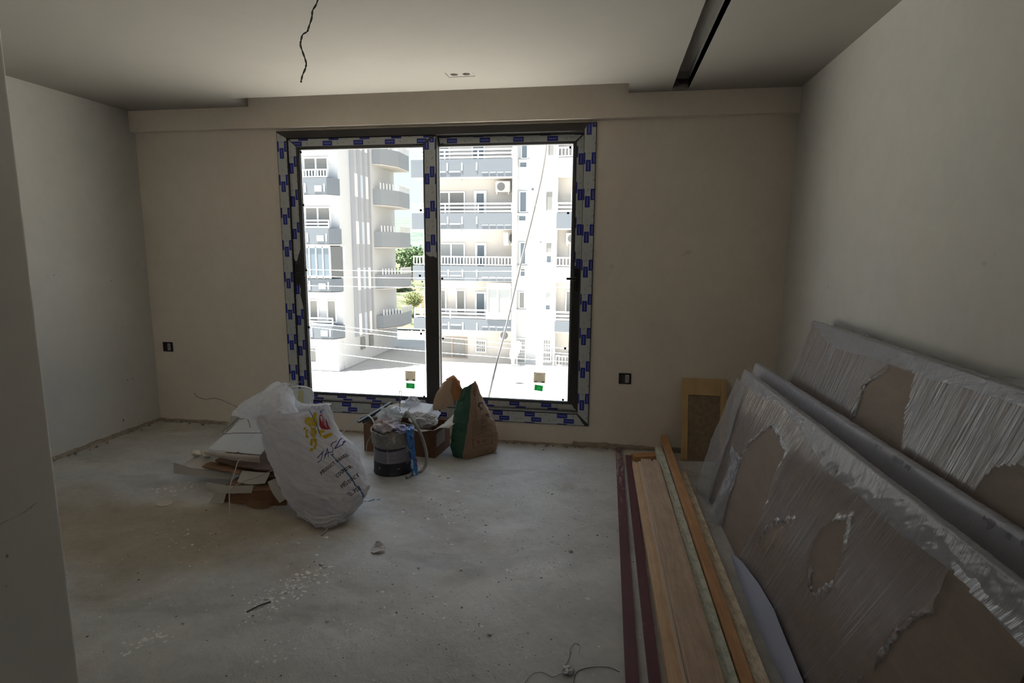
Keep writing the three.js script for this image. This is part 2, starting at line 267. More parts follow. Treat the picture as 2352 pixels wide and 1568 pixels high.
// ---------- window: dark sliding frame still in its printed protective film ----------
const mFrame = std([0.045, 0.041, 0.038], 0.5);
const mSeal = std([0.012, 0.012, 0.012], 0.6);
const mTrack = std([0.45, 0.45, 0.45], 0.35, { metalness: 0.7 });
const mGlass = phys([0.99, 1, 0.995], 0.0, { transmission: 1, thickness: 0, ior: 1.5 });
const tapeTex = canvasTex(1080, 340, (g, w, h) => {
  g.fillStyle = 'rgb(196,199,198)'; g.fillRect(0, 0, w, h);
  seed = 66; for (let k = 0; k < 500; k++) { g.fillStyle = `rgba(${rnd() < 0.5 ? '120,118,112' : '225,226,226'},${rr(0.03, 0.12)})`; g.fillRect(rnd() * w, rnd() * h, rr(3, 40), rr(1, 4)); }
  const badge = (x, y) => { for (const ox of [0, -w, w]) for (const oy of [0, -h, h]) { g.fillStyle = 'rgb(28,38,148)'; g.fillRect(x + ox, y + oy, 340, 152); g.fillStyle = 'rgb(150,160,205)'; for (let k = 0; k < 11; k++) { const q = x + ox + 42 + k * 23.5; g.fillRect(q, y + oy + 58, 15, 34); g.clearRect; } g.fillStyle = 'rgb(28,38,148)'; for (let k = 0; k < 11; k++) { const q = x + ox + 42 + k * 23.5; g.fillRect(q + 5, y + oy + (k % 2 ? 66 : 72), 5, 14); } } };
  badge(60, 20); badge(60 + 860, 190);
  g.strokeStyle = 'rgba(70,72,80,0.75)'; g.lineWidth = 9; g.lineJoin = 'round';
  const mark = (x, y) => { g.beginPath(); g.moveTo(x, y); g.lineTo(x + 26, y - 16); g.lineTo(x + 30, y + 36); g.lineTo(x + 70, y + 40); g.lineTo(x + 74, y - 4); g.stroke(); };
  mark(620, 90); mark(330, 255);
  g.fillStyle = 'rgba(120,122,126,0.5)'; for (const [x, y] of [[500, 235], [780, 60]]) for (let k = 0; k < 3; k++) { g.fillRect(x + k * 42, y, 26, 8); g.fillRect(x + k * 42, y + 18, 26, 8); g.fillRect(x + k * 42, y + 36, 26, 8); g.fillRect(x + k * 42, y, 7, 44); }
}, { wrap: true, rep: [1 / 0.27, 1 / 0.085] });
const mTape = std([1, 1, 1], 0.42, { map: tapeTex });
function tape(pts, z, vertical, parent, uo = 0, vo = 0) {
  const g = new THREE.ExtrudeGeometry(new THREE.Shape(pts.map((p) => new THREE.Vector2(...p))), { depth: 0.0006, bevelEnabled: false }); g.translate(0, 0, z);
  const p = g.attributes.position, uv = g.attributes.uv; for (let i = 0; i < p.count; i++) uv.setXY(i, (vertical ? p.getY(i) : p.getX(i)) + uo, (vertical ? -p.getX(i) : p.getY(i)) + vo);
  return part('protective_film', g, mTape, parent);
}
const ringGeo = (x0, x1, y0, y1, l, r, b, t, z0, z1) => {
  const s = new THREE.Shape([[x0, y0], [x1, y0], [x1, y1], [x0, y1]].map((p) => new THREE.Vector2(...p)));
  s.holes.push(new THREE.Path([[x0 + l, y0 + b], [x0 + l, y1 - t], [x1 - r, y1 - t], [x1 - r, y0 + b]].map((p) => new THREE.Vector2(...p))));
  const g = new THREE.ExtrudeGeometry(s, { depth: z1 - z0 - 0.003, bevelEnabled: true, bevelSize: 0.0015, bevelThickness: 0.0015, bevelSegments: 1 }); g.translate(0, 0, z0 + 0.0015); return boxUV(g);
};
const win = new THREE.Group(); win.name = 'window_1'; win.userData = { kind: 'structure' }; scene.add(win);
{
  const zf = 0.014, L = 0.088, R = 0.092, B = 0.098, T = 0.056;
  const ix0 = WX0 + L, ix1 = WX1 - R, iy0 = WY0 + B, iy1 = WY1 - T;
  const fr = part('outer_frame', ringGeo(WX0, WX1, WY0, WY1, L, R, B, T, -0.11, zf), mFrame, win);
  part('track', [rblk(ix0, ix1, iy0 - 0.002, iy0 + 0.008, -0.052, -0.046, 0.001), rblk(ix0, ix1, iy0 - 0.002, iy0 + 0.006, -0.10, -0.094, 0.001), rblk(ix0, ix1, iy0 - 0.003, iy0 + 0.010, -0.003, 0.004, 0.001)], mTrack, fr);
  const e = 0.004, z = zf + 0.0002;
  tape([[WX0 + e, WY0 + 0.012], [ix0 - 0.003, iy0 - 0.002], [ix0 - 0.003, iy1 + 0.0], [WX0 + e, WY1 - 0.012]], z, true, fr, 0.05, 1.40);
  tape([[WX1 - e, WY0 + 0.02], [ix1 + 0.003, iy0 + 0.004], [ix1 + 0.003, iy1 + 0.01], [ix1 + 0.03, WY1 - 0.008], [WX1 - e, WY1 - 0.004]], z, true, fr, 0.19, 0.03);
  tape([[WX0 + 0.012, WY0 + e], [WX1 - 0.03, WY0 + e], [ix1 - 0.004, iy0 - 0.006], [ix0 + 0.004, iy0 - 0.006]], z, false, fr, 0.02, -0.15);
  // left sash on the inner track
  const sash = (x0, x1, y0, y1, l, r, b, t, z0, z1) => {
    const s = part('sash', ringGeo(x0, x1, y0, y1, l, r, b, t, z0, z1), mFrame, win), gz = (z0 + z1) / 2 - 0.004;
    part('glazing_bead', ringGeo(x0 + l - 0.004, x1 - r + 0.004, y0 + b - 0.004, y1 - t + 0.004, 0.012, 0.012, 0.012, 0.012, gz + 0.004, z1 - 0.006), mSeal, s);
    part('edge_spacer', ringGeo(x0 + l - 0.004, x1 - r + 0.004, y0 + b - 0.004, y1 - t + 0.004, 0.017, 0.017, 0.015, 0.015, gz - 0.012, gz - 0.003), std([0.55, 0.56, 0.58], 0.4), s);
    const gl = part('glass_pane', blk(x0 + l - 0.006, x1 - r + 0.006, y0 + b - 0.006, y1 - t + 0.006, gz - 0.0005, gz + 0.0005), mGlass, s);
    gl.geometry = boxUV(new THREE.PlaneGeometry(x1 - x0 - l - r + 0.012, y1 - y0 - t - b + 0.012)); gl.position.set((x0 + l + x1 - r) / 2, (y0 + b + y1 - t) / 2, gz);
    return [s, gz];
  };
  const [sl, glz] = sash(ix0 + 0.003, 2.712, iy0 + 0.004, iy1 - 0.004, 0.083, 0.106, 0.052, 0.076, -0.044, -0.004);
  const zl = -0.004 + 0.0002, lx0 = ix0 + 0.003;
  // film of the left sash: torn off round the handle
  tape([[lx0 + 0.002, 0.30], [lx0 + 0.068, 0.335], [lx0 + 0.066, 1.10], [lx0 + 0.045, 1.20], [lx0 + 0.052, 1.27], [lx0 + 0.02, 1.33], [lx0 + 0.002, 1.25]], zl, true, sl, 0.1, 1.47);
  tape([[lx0 + 0.002, 1.52], [lx0 + 0.02, 1.47], [lx0 + 0.04, 1.53], [lx0 + 0.066, 1.60], [lx0 + 0.068, 2.435], [lx0 + 0.002, 2.495]], zl, true, sl, 0.17, 1.47);
  tape([[lx0 + 0.012, 2.496], [lx0 + 0.076, 2.437], [2.70 - 0.10, 2.437], [2.70 - 0.03, 2.496]], zl, false, sl, 0.11, -2.44);
  tape([[lx0 + 0.03, 0.284], [2.60, 0.284], [2.60, 0.324], [lx0 + 0.06, 0.324]], zl, false, sl, 0.07, -0.22);
  tape([[2.612, 2.43], [2.704, 2.492], [2.704, 1.53], [2.69, 1.538], [2.67, 1.545], [2.645, 1.542], [2.622, 1.555], [2.612, 1.57]], zl, true, sl, 0.0, 2.65);
  // right sash on the outer track
  const [sr, grz] = sash(2.640, ix1 - 0.002, iy0 + 0.006, iy1 - 0.006, 0.06, 0.073, 0.062, 0.066, -0.092, -0.052);
  const zr = -0.052 + 0.0002, rx1 = ix1 - 0.002;
  tape([[rx1 - 0.002, 1.46], [rx1 - 0.03, 1.455], [rx1 - 0.034, 1.475], [rx1 - 0.052, 1.48], [rx1 - 0.056, 2.43], [rx1 - 0.002, 2.485]], zr, true, sr, 0.13, 3.88);
  tape([[2.73, 2.44], [2.75, 2.447], [2.76, 2.438], [rx1 - 0.07, 2.438], [rx1 - 0.012, 2.488], [2.72, 2.488]], zr, false, sr, 0.2, -2.4);
  tape([[2.72, 0.288], [rx1 - 0.01, 0.288], [rx1 - 0.05, 0.336], [2.72, 0.336]], zr, false, sr, 0.16, -0.22);
  const mBlack = std([0.015, 0.015, 0.016], 0.4);
  // handles: long plate with a lever
  const hl = part('handle', [rblk(lx0 + 0.018, lx0 + 0.05, 1.29, 1.47, -0.004, 0.006, 0.004), rblk(lx0 + 0.022, lx0 + 0.046, 1.366, 1.396, 0.006, 0.045, 0.006), rblk(lx0 + 0.022, lx0 + 0.125, 1.370, 1.392, 0.036, 0.05, 0.006)], mBlack, sl);
  part('handle', [rblk(rx1 - 0.06, rx1 - 0.026, 1.275, 1.455, -0.052, -0.042, 0.004), rblk(rx1 - 0.056, rx1 - 0.03, 1.366, 1.392, -0.042, -0.004, 0.006), rblk(rx1 - 0.112, rx1 - 0.03, 1.368, 1.388, -0.012, 0.0, 0.006)], mBlack, sr);
  // paper and green labels on the glass, small dark setting pads
  const paper = canvasTex(256, 240, (g, w, h) => { g.fillStyle = 'rgb(196,190,176)'; g.fillRect(0, 0, w, h); g.fillStyle = 'rgba(110,105,98,0.55)'; g.fillRect(60, 26, 130, 14); for (let k = 0; k < 9; k++) g.fillRect(24, 56 + k * 17, 150 + (k * 37) % 60, 5); g.fillStyle = 'rgb(70,66,62)'; g.fillRect(4, 4, 18, 16); g.fillRect(w - 22, 4, 18, 16); g.fillRect(w - 80, h - 40, 60, 30); });
  const green = canvasTex(256, 150, (g, w, h) => { g.fillStyle = 'rgb(70,170,112)'; g.fillRect(0, 0, w, h); g.fillStyle = 'rgba(20,90,60,0.7)'; g.fillRect(36, 50, 34, 30); g.fillStyle = 'rgba(150,215,175,0.7)'; for (let k = 0; k < 4; k++) g.fillRect(90, 38 + k * 22, 120 - k * 16, 7); });
  const mPaper = phys([1, 1, 1], 0.8, { map: paper, transmission: 0.75, thickness: 0 }), mGreen = phys([1, 1, 1], 0.7, { map: green, transmission: 0.75, thickness: 0 });
  const stick = (x0, x1, y0, y1, z, m, tilt, parent) => { const g = new THREE.BoxGeometry(x1 - x0, y1 - y0, 0.0003); g.rotateZ(tilt); g.translate((x0 + x1) / 2, (y0 + y1) / 2, z + 0.0004); part('sticker', g, m, parent); };
  stick(2.402, 2.495, 0.48, 0.568, glz, mPaper, 0, sl); stick(2.408, 2.485, 0.414, 0.461, glz, mGreen, -0.04, sl);
  stick(3.512, 3.608, 0.503, 0.591, grz, mPaper, -0.02, sr); stick(3.518, 3.59, 0.434, 0.484, grz, mGreen, -0.12, sr);
  const pad = (x, y, z, parent) => part('setting_pad', rblk(x - 0.009, x + 0.009, y - 0.009, y + 0.009, z + 0.0006, z + 0.007, 0.002), mSeal, parent);
  for (const [x, y] of [[1.530, 1.964], [1.530, 1.417], [1.530, 0.92], [1.530, 2.395], [2.567, 1.916], [2.55, 1.383], [2.552, 0.895], [2.57, 0.349]]) pad(x, y, glz, sl);
  for (const [x, y] of [[3.775, 2.395], [3.769, 1.894], [3.769, 0.804], [3.76, 0.369], [2.728, 1.359], [2.728, 0.853]]) pad(x, y, grz, sr);
  part('outer_sill', blk(WX0 - 0.05, WX1 + 0.05, WY0 + 0.03, WY0 + 0.06, -0.42, -0.11), std([0.72, 0.75, 0.8], 0.6), win);
}

// ---------- outside: street, two apartment blocks, trees, hills ----------
const GY = -5.86;
const mWhite = std([0.50, 0.50, 0.495], 0.85), mCream = std([0.52, 0.49, 0.455], 0.85), mFascia = std([0.125, 0.142, 0.16], 0.85), mFasciaShadeLift = std([0.25, 0.27, 0.29], 0.8), mFasciaLight = std([0.34, 0.37, 0.40], 0.8);  // side fascia is the front grey lightened to offset the shade there
const mTrimF = std([0.36, 0.38, 0.41], 0.8);
const mRail = std([0.72, 0.72, 0.705], 0.6), mPaneBlue = std([0.115, 0.15, 0.18], 0.6), mPaneGrey = std([0.19, 0.19, 0.18], 0.6), mPaneDark = std([0.10, 0.105, 0.105], 0.6), mPane2 = std([0.27, 0.285, 0.285], 0.6), mBrown = std([0.30, 0.24, 0.2], 0.6);
{
  const yardTex = dataTex(256, 256, (i, j) => { const v = 0.95 + 0.08 * nf(i, j); return [v, v, v * 0.99]; }, { rep: [0.1, 0.1] });
  struct('ground', blk(-60, 60, GY - 0.3, GY, -23.5, -0.6), std([0.84, 0.81, 0.765], 0.95, { map: yardTex }));       // pale concrete yard below the window, brightened to bounce light into the room
  struct('ground_001', blk(-60, 60, GY - 0.3, GY - 0.02, -48, -23.4), std([0.42, 0.41, 0.39], 0.95, { map: yardTex }));   // ground round the blocks, colour darkened so facades receive less bounced light
}
function winPart(par, x0, x1, y0, y1, z, pane, { split = 0, frame = mRail, f = 0.09, sill = false } = {}) {
  const s = [blk(x0 - f, x1 + f, y0 - f, y0, z, z + 0.07), blk(x0 - f, x1 + f, y1, y1 + f, z, z + 0.07), blk(x0 - f, x0, y0, y1, z, z + 0.07), blk(x1, x1 + f, y0, y1, z, z + 0.07)];
  for (let k = 1; k <= split; k++) { const x = x0 + (x1 - x0) * k / (split + 1); s.push(blk(x - 0.05, x + 0.05, y0, y1, z, z + 0.07)); }
  if (sill) s.push(blk(x0 - 0.15, x1 + 0.15, y0 - 0.2, y0 - 0.1, z, z + 0.15));
  const w = part('window', s, frame, par);
  part('pane', blk(x0, x1, y0, y1, z, z + 0.03), pane, w); return w;
}
function railing(par, x0, x1, y0, y1, z, bars, name = 'railing') {
  const s = [];
  if (bars === 'v') { s.push(blk(x0, x1, y1 - 0.07, y1, z - 0.03, z + 0.03), blk(x0, x1, y0, y0 + 0.05, z - 0.03, z + 0.03)); const n = Math.round((x1 - x0) / 0.19); for (let k = 0; k <= n; k++) { const x = x0 + (x1 - x0) * k / n; s.push(blk(x - 0.028, x + 0.028, y0 + 0.01, y1 - 0.01, z - 0.02, z + 0.02)); } }
  else { for (let k = 0; k < 3; k++) { const y = lerp(y0 + 0.04, y1 - 0.04, k / 2); s.push(blk(x0, x1, y - 0.045, y + 0.045, z - 0.03, z + 0.03)); } const n = Math.max(1, Math.round((x1 - x0) / 1.9)); for (let k = 0; k <= n; k++) { const x = x0 + (x1 - x0) * k / n; s.push(blk(x - 0.03, x + 0.03, y0 - 0.05, y1 - 0.02, z - 0.022, z + 0.024)); } }
  return part(name, s, mRail, par);
}
function acUnit(par, x, y, z, turn = 0) {
  const u = part('air_conditioner', rblk(-0.43, 0.43, -0.31, 0.31, -0.17, 0.17, 0.03), std([0.5, 0.495, 0.47], 0.6), par); u.position.set(x, y, z); u.rotation.y = turn;
  const f = new THREE.CylinderGeometry(0.23, 0.23, 0.02, 24); f.rotateX(Math.PI / 2); f.translate(-0.1, 0, 0.175); part('fan_grille', f, std([0.14, 0.14, 0.145], 0.7), u);
  for (const x of [-0.36, 0.31]) part('bracket', blk(x, x + 0.05, -0.42, -0.31, -0.17, 0.17), mRail, u);
}
{ // right block: balconies in front of a cream wall, white stair shaft, second balcony row
  const b = thing('apartment_building', 'white apartment block with grey balcony fronts and air conditioners, behind the right window pane', 'building', [0, 0, 0]);
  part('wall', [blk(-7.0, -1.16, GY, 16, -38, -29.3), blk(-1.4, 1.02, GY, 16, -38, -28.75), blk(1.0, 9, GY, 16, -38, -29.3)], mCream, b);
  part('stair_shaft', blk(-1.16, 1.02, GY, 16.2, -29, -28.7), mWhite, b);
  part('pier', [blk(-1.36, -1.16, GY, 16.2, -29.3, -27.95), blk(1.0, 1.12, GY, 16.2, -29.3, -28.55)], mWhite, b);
  const fl = [[6.69, 5.72], [3.73, 2.83], [0.74, -0.11], [-2.33, -2.98], [9.7, 8.7], [12.7, 11.7]];
  fl.forEach(([yt, yb], k) => {
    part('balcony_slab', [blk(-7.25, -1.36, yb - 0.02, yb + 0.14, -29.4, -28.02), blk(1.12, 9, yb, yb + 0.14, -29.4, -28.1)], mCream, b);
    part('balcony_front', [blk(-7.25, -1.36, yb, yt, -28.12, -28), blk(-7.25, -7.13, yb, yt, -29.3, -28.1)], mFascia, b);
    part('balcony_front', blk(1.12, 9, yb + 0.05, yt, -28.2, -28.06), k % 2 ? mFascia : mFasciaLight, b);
    // light slots and ledges along the grey fronts
    const s = []; for (const x of [-6.2, -5.1, -4.25, -3.4]) s.push(blk(x - 0.045, x + 0.045, yt - 0.62, yt - 0.2, -28, -27.97)); for (let q = 0; q < 4; q++) s.push(blk(-3.1 + q * 0.44, -2.75 + q * 0.44, yb + 0.2, yb + 0.25, -28, -27.97)); s.push(blk(-6.1, -5.2, yb + 0.25, yb + 0.33, -28, -27.97), blk(-5.0, -4.35, yb + 0.25, yb + 0.33, -28, -27.97));
    for (const q of s) part('front_trim', q, mTrimF, b);
    railing(b, -7.2, k === 3 ? -2.85 : -1.4, yt + 0.06, yt + 0.56, -28.06, k === 2 ? 'v' : 'h'); railing(b, 1.15, 4, yt + 0.06, yt + 0.56, -28.14, k === 2 || k === 0 ? 'v' : 'h');
    part('ceiling_lamp', [blk(-4.6, -4.45, yb - 0.09, yb - 0.02, -28.8, -28.65)], mFasciaLight, b);
  });
  const Z = -29.3, q = (x) => 4.1057 + (x - 4.1057) * (33.92 / 32.62), r = (y) => 1.5883 + (y - 1.5883) * (33.92 / 32.62);
  const wq = (x0, x1, y0, y1, pane, o) => winPart(b, q(x0), q(x1), r(y0), r(y1), Z, pane, o);
  wq(-5.85, -4.15, 3.5, 4.85, mPaneGrey, { split: 1 }); wq(-3.4, -2.98, 3.3, 4.8, mPaneBlue, { f: 0.16 });
  wq(-5.65, -4.17, 0.75, 1.98, mPane2, { split: 1 }); wq(-3.36, -2.96, 0.4, 1.93, mPaneBlue, { f: 0.14 });
  wq(-5.68, -5.3, -1.95, -0.69, mPaneGrey); wq(-4.57, -4.15, -1.95, -0.69, mPaneGrey); wq(-3.4, -2.96, -2.1, -0.82, mPaneBlue, { f: 0.12 });
  wq(-5.8, -5.0, 6.5, 8.0, mPane2); wq(-3.6, -3.0, 6.5, 8.0, mPaneBlue);
  wq(-5.72, -4.08, -4.58, -3.5, mPaneGrey, { split: 1, frame: mBrown });
  const bars = (x0, x1, y0, y1, z, nx, ny) => { const w = winPart(b, x0, x1, y0, y1, z, mPaneGrey, { f: 0.06 }), s = []; for (let k = 0; k <= nx; k++) { const x = lerp(x0, x1, k / nx); s.push(blk(x - 0.018, x + 0.018, y0, y1, z + 0.08, z + 0.11)); } for (let k = 0; k <= ny; k++) { const y = lerp(y0, y1, k / ny); s.push(blk(x0, x1, y - 0.018, y + 0.018, z + 0.08, z + 0.11)); } part('window_bars', s, mRail, w); };
  bars(q(-3.42), q(-2.9), r(-4.22), r(-3.55), Z, 5, 3); bars(-1.12, -0.66, -4.9, -3.5, -28.7, 5, 7); bars(0.46, 0.86, -4.8, -3.5, -28.7, 4, 5);
  // glazed-in balcony box
  const gb = part('glazed_balcony', [blk(-2.82, -1.4, -0.55, -0.2, -28.1, -27.95), blk(-2.82, -1.4, -2.3, -1.9, -28.1, -27.95), blk(-2.82, -2.74, -1.9, -0.55, -28.1, -27.95), blk(-1.48, -1.4, -1.9, -0.55, -28.1, -27.95), blk(-2.22, -2.13, -1.9, -0.55, -28.1, -27.95)], mRail, b);
  part('pane', blk(-2.74, -1.48, -1.9, -0.55, -28.06, -28.02), mPane2, gb);
  for (const [x0, x1, y0, y1, m] of [[-1.02, -0.68, 3.85, 4.92, mPaneBlue], [-0.97, -0.7, 0.9, 2.08, mPaneBlue], [-1.0, -0.74, -1.65, -0.77, mPaneGrey], [-0.95, -0.66, 6.8, 7.9, mPaneBlue], [0.47, 0.82, 3.9, 4.94, mPaneGrey], [0.52, 0.82, 1.55, 2.1, mPaneGrey], [0.54, 0.8, -1.25, -0.72, mPane2], [0.55, 0.85, 6.9, 7.8, mPaneGrey]]) winPart(b, x0, x1, y0, y1, -28.7, m, { sill: true, f: 0.06 });
  for (const [x0, x1, y0, y1] of [[-1.08, -0.7, 3.35, 3.6], [-1.05, -0.68, 6.3, 6.55], [-0.95, -0.72, 0.2, 0.6], [0.56, 0.8, 1.0, 1.35], [0.54, 0.78, -1.72, -1.42]]) winPart(b, x0, x1, y0, y1, -28.7, mPaneBlue, { f: 0.03 });
  for (const [x0, x1, y0, y1] of [[1.7, 2.3, -1.9, -0.7], [2.35, 3.2, -1.9, -0.7], [1.9, 3, 3.7, 4.9], [1.9, 3, 0.8, 1.95]]) winPart(b, x0, x1, y0, y1, Z, mPaneGrey);
  acUnit(b, -2.05, 5.25, -28.9); acUnit(b, -1.62, 2.36, -28.8, 1.1); acUnit(b, -1.85, -3.36, -29.05); acUnit(b, 2.05, 2.35, -28.95);
  railing(b, 1.2, 3.2, -5.0, -4.4, -28.6, 'v');
  part('lamp', blk(-0.36, -0.26, 5.02, 5.1, -28.7, -28.58), mFascia, b); part('lamp', blk(0.14, 0.24, 2.1, 2.18, -28.7, -28.58), mFascia, b);
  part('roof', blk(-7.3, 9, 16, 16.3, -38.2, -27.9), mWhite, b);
}
{ // left block: balconies on the front, striped stair wall and more balconies round the corner
  const b = thing('apartment_building', 'white apartment tower with striped grey side and glazed balcony, behind the left window pane', 'building', [0, 0, 0]);
  part('wall', [blk(-26, -12.2, GY, 19, -38.3, -29.0), blk(-26, -12.25, GY, -3.85, -29.1, -28.3)], std([0.50, 0.505, 0.51], 0.85), b);
  part('wall', blk(-13.9, -12.9, GY, 19, -38.4, -34), mCream, b);
  const fl = [[5.80, 4.85], [2.87, 1.96], [-0.13, -0.90], [-3.0, -3.78], [8.8, 7.85], [11.8, 10.9]];
  fl.forEach(([yt, yb], k) => {
    const s = new THREE.Shape([[-26, -29.05], [-12.25, -29.05], [-11.98, -28.75], [-12.45, -28.0], [-26, -28.0]].map((p) => new THREE.Vector2(p[0], -p[1])));
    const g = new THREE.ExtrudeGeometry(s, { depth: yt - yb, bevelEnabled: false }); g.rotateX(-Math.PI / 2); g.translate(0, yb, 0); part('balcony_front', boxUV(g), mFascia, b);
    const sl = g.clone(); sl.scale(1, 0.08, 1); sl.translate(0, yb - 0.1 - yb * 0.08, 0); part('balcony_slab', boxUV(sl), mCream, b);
    for (const q of [blk(-13.2, -12.75, yb + 0.15, yb + 0.5, -28.0, -27.95), blk(-13.85, -13.75, yb + 0.1, yb + 0.65, -28, -27.95), blk(-12.62, -12.54, yb + 0.15, yb + 0.6, -28, -27.95)]) part('front_trim', q, mTrimF, b);
    if (k !== 2) railing(b, -16, -12.45, yt + 0.03, yt + 0.5, -28.08, k === 3 || k === 1 ? 'h' : 'v');
  });
  const Z = -29.0, q = (x) => 4.1057 + (x - 4.1057) * (33.62 / 32.62), r = (y) => 1.5883 + (y - 1.5883) * (33.62 / 32.62);
  const wq = (x0, x1, y0, y1, pane, o) => winPart(b, q(x0), q(x1), r(y0), r(y1), Z, pane, o);
  wq(-13.75, -12.35, 5.9, 6.88, mPaneGrey, { split: 1 }); wq(-13.8, -12.32, 3.0, 4.05, mPaneGrey, { split: 1 });
  wq(-13.8, -13.36, -2.7, -1.47, mPaneGrey); wq(-12.66, -12.19, -2.7, -1.45, mPaneGrey); winPart(b, -14.1, -13.75, -5.3, -4.45, -28.3, mPaneGrey, { f: 0.05 });
  { const s = [], x0 = -14.6, x1 = -12.42; for (const y of [-0.08, 1.72]) s.push(blk(x0, x1, y, y + 0.14, -28.06, -27.94)); for (let k = 0; k <= 5; k++) { const x = lerp(x0, x1, k / 5); s.push(blk(x - 0.03, x + 0.03, -0.1, 1.8, -28.06, -27.94)); } s.push(blk(-11.95, -11.87, -0.1, 1.85, -28.85, -28.75));
    const w = part('glazed_balcony', s, mRail, b); part('pane', blk(x0, x1, 0, 1.8, -28.02, -27.99), mPaneBlue, w); const sp = sheet(1, 1, (u, v) => [lerp(-12.42, -11.95, u), 1.8 * v, lerp(-28.0, -28.78, u)]); part('pane', sp, mPaneDark, w); }
  // striped wall on the side, white window slots between grey ribs
  const ribs = []; for (const [z0, z1] of [[-31.0, -30.6], [-31.9, -31.5], [-32.7, -32.4], [-33.5, -33.25]]) ribs.push(blk(-12.2, -12.05, -4.0, 19, z0, z1)); part('stripe', ribs, std([0.30, 0.31, 0.33], 0.8), b);
  for (let k = 0; k < 7; k++) { const y = -4.0 + k * 3; part('stripe_infill', blk(-12.2, -12.1, y + 1.45, y + 3, -33.25, -31.0), std([0.36, 0.37, 0.40], 0.8), b); part('slot_window', blk(-12.2, -12.08, y, y + 1.45, -31.5, -31.05), mRail, b); part('slot_window', blk(-12.2, -12.08, y, y + 1.45, -33.2, -32.72), mRail, b); part('slot_infill', blk(-12.2, -12.1, y, y + 1.45, -32.4, -31.9), std([0.5, 0.55, 0.62], 0.8), b); }
  for (const [yt, yb] of [[8.55, 7.5], [5.8, 4.75], [2.9, 1.85], [-0.1, -1.05], [-3.0, -3.9]]) {
    const s = new THREE.Shape([[-12.25, 34.2], [-11.7, 34.4], [-10.95, 36], [-10.95, 38.2], [-12.25, 38.2]].map((p) => new THREE.Vector2(...p)));
    const g = new THREE.ExtrudeGeometry(s, { depth: yt - yb, bevelEnabled: false }); g.rotateX(-Math.PI / 2); g.translate(0, yb, 0); part('balcony_front', boxUV(g), mFasciaShadeLift, b);
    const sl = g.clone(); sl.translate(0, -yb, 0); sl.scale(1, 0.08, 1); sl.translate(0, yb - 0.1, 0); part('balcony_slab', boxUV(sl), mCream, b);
    const rs = []; for (let k = 0; k <= 9; k++) { const z = -36 - k * 0.24; rs.push(blk(-10.99, -10.93, yt, yt + 0.42, z - 0.02, z + 0.02)); } rs.push(blk(-11.0, -10.92, yt + 0.4, yt + 0.46, -38.2, -36)); for (let k = 0; k <= 6; k++) { const x = lerp(-11.7, -10.95, k / 6), z = lerp(-34.4, -36, k / 6); rs.push(blk(x - 0.03, x + 0.03, yt, yt + 0.42, z - 0.03, z + 0.03)); } part('railing', rs, mRail, b);
  }
  for (const z of [-31.7, -33.1]) part('window', [blk(-12.2, -12.1, -5.0, -4.2, z - 0.3, z + 0.3)], mPaneGrey, b);
  part('roof', blk(-26.2, -12.1, 19, 19.3, -38.5, -27.9), mWhite, b);
}
{ // low white yard wall in front of the right block, dish on its pole
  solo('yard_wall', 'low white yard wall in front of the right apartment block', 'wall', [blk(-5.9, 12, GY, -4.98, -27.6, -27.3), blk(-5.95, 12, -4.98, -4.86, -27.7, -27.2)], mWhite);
  const d = thing('satellite_dish', 'round white satellite dish standing in front of the right block', 'dish', [-0.9, -4.86, -27.2]);
  const g = new THREE.LatheGeometry([[0.001, 0], [0.2, 0.02], [0.4, 0.08], [0.5, 0.13], [0.5, 0.15], [0.4, 0.1], [0.2, 0.04], [0.001, 0.02]].map((p) => new THREE.Vector2(...p)), 28); g.scale(0.8, 1, 1.25); g.rotateX(-1.2); g.rotateY(0.9); g.translate(0, 0.85, 0); part('dish', g, mRail, d);
  part('pole', tube([[0, 0, 0], [0, 0.45, 0], [0.02, 0.85, -0.05]], 0.03, 8), mRail, d); part('arm', tube([[0, 0.6, 0.1], [-0.2, 0.6, 0.4], [-0.25, 0.85, 0.55]], 0.02, 8), mRail, d);
}
// overhead lines and the cable hanging by the window
const mLine = std([0.88, 0.88, 0.86], 0.6);
[[-20, 0.75, 0.9], [-20, 0.45, 0.6], [-20, 0.02, 0.2], [-17, -0.9, -2.15], [-17, -1.05, -2.35], [-17, -1.75, -2.6], [-17, -2.0, -3.4]].forEach(([z, ya, yb], k) => {
  const x0 = -12.5, x1 = 5, L = (t) => [lerp(x0, x1, t), lerp(ya, yb, t) - 0.5 * t * (1 - t), z]; solo('overhead_line', ['uppermost', 'second', 'third', 'fourth', 'fifth', 'sixth', 'lowest'][k] + ' of the thin white overhead lines crossing the view outside the window', 'cable', tube([L(0), L(0.25), L(0.5), L(0.75), L(1)], 0.010, 40, 5), mLine, 'overhead lines');
});
solo('hanging_cable', 'thick grey cable hanging down outside the right window pane', 'cable', tube([[3.56, 2.9, -0.6], [3.529, 2.51, -0.6], [3.494, 2.263, -0.6], [3.421, 1.926, -0.6], [3.308, 1.462, -0.6], [3.191, 0.941, -0.6], [3.098, 0.568, -0.6], [3.015, 0.207, -0.6], [2.9, -0.3, -0.6]], 0.0095, 60, 8), std([0.33, 0.33, 0.34], 0.6));
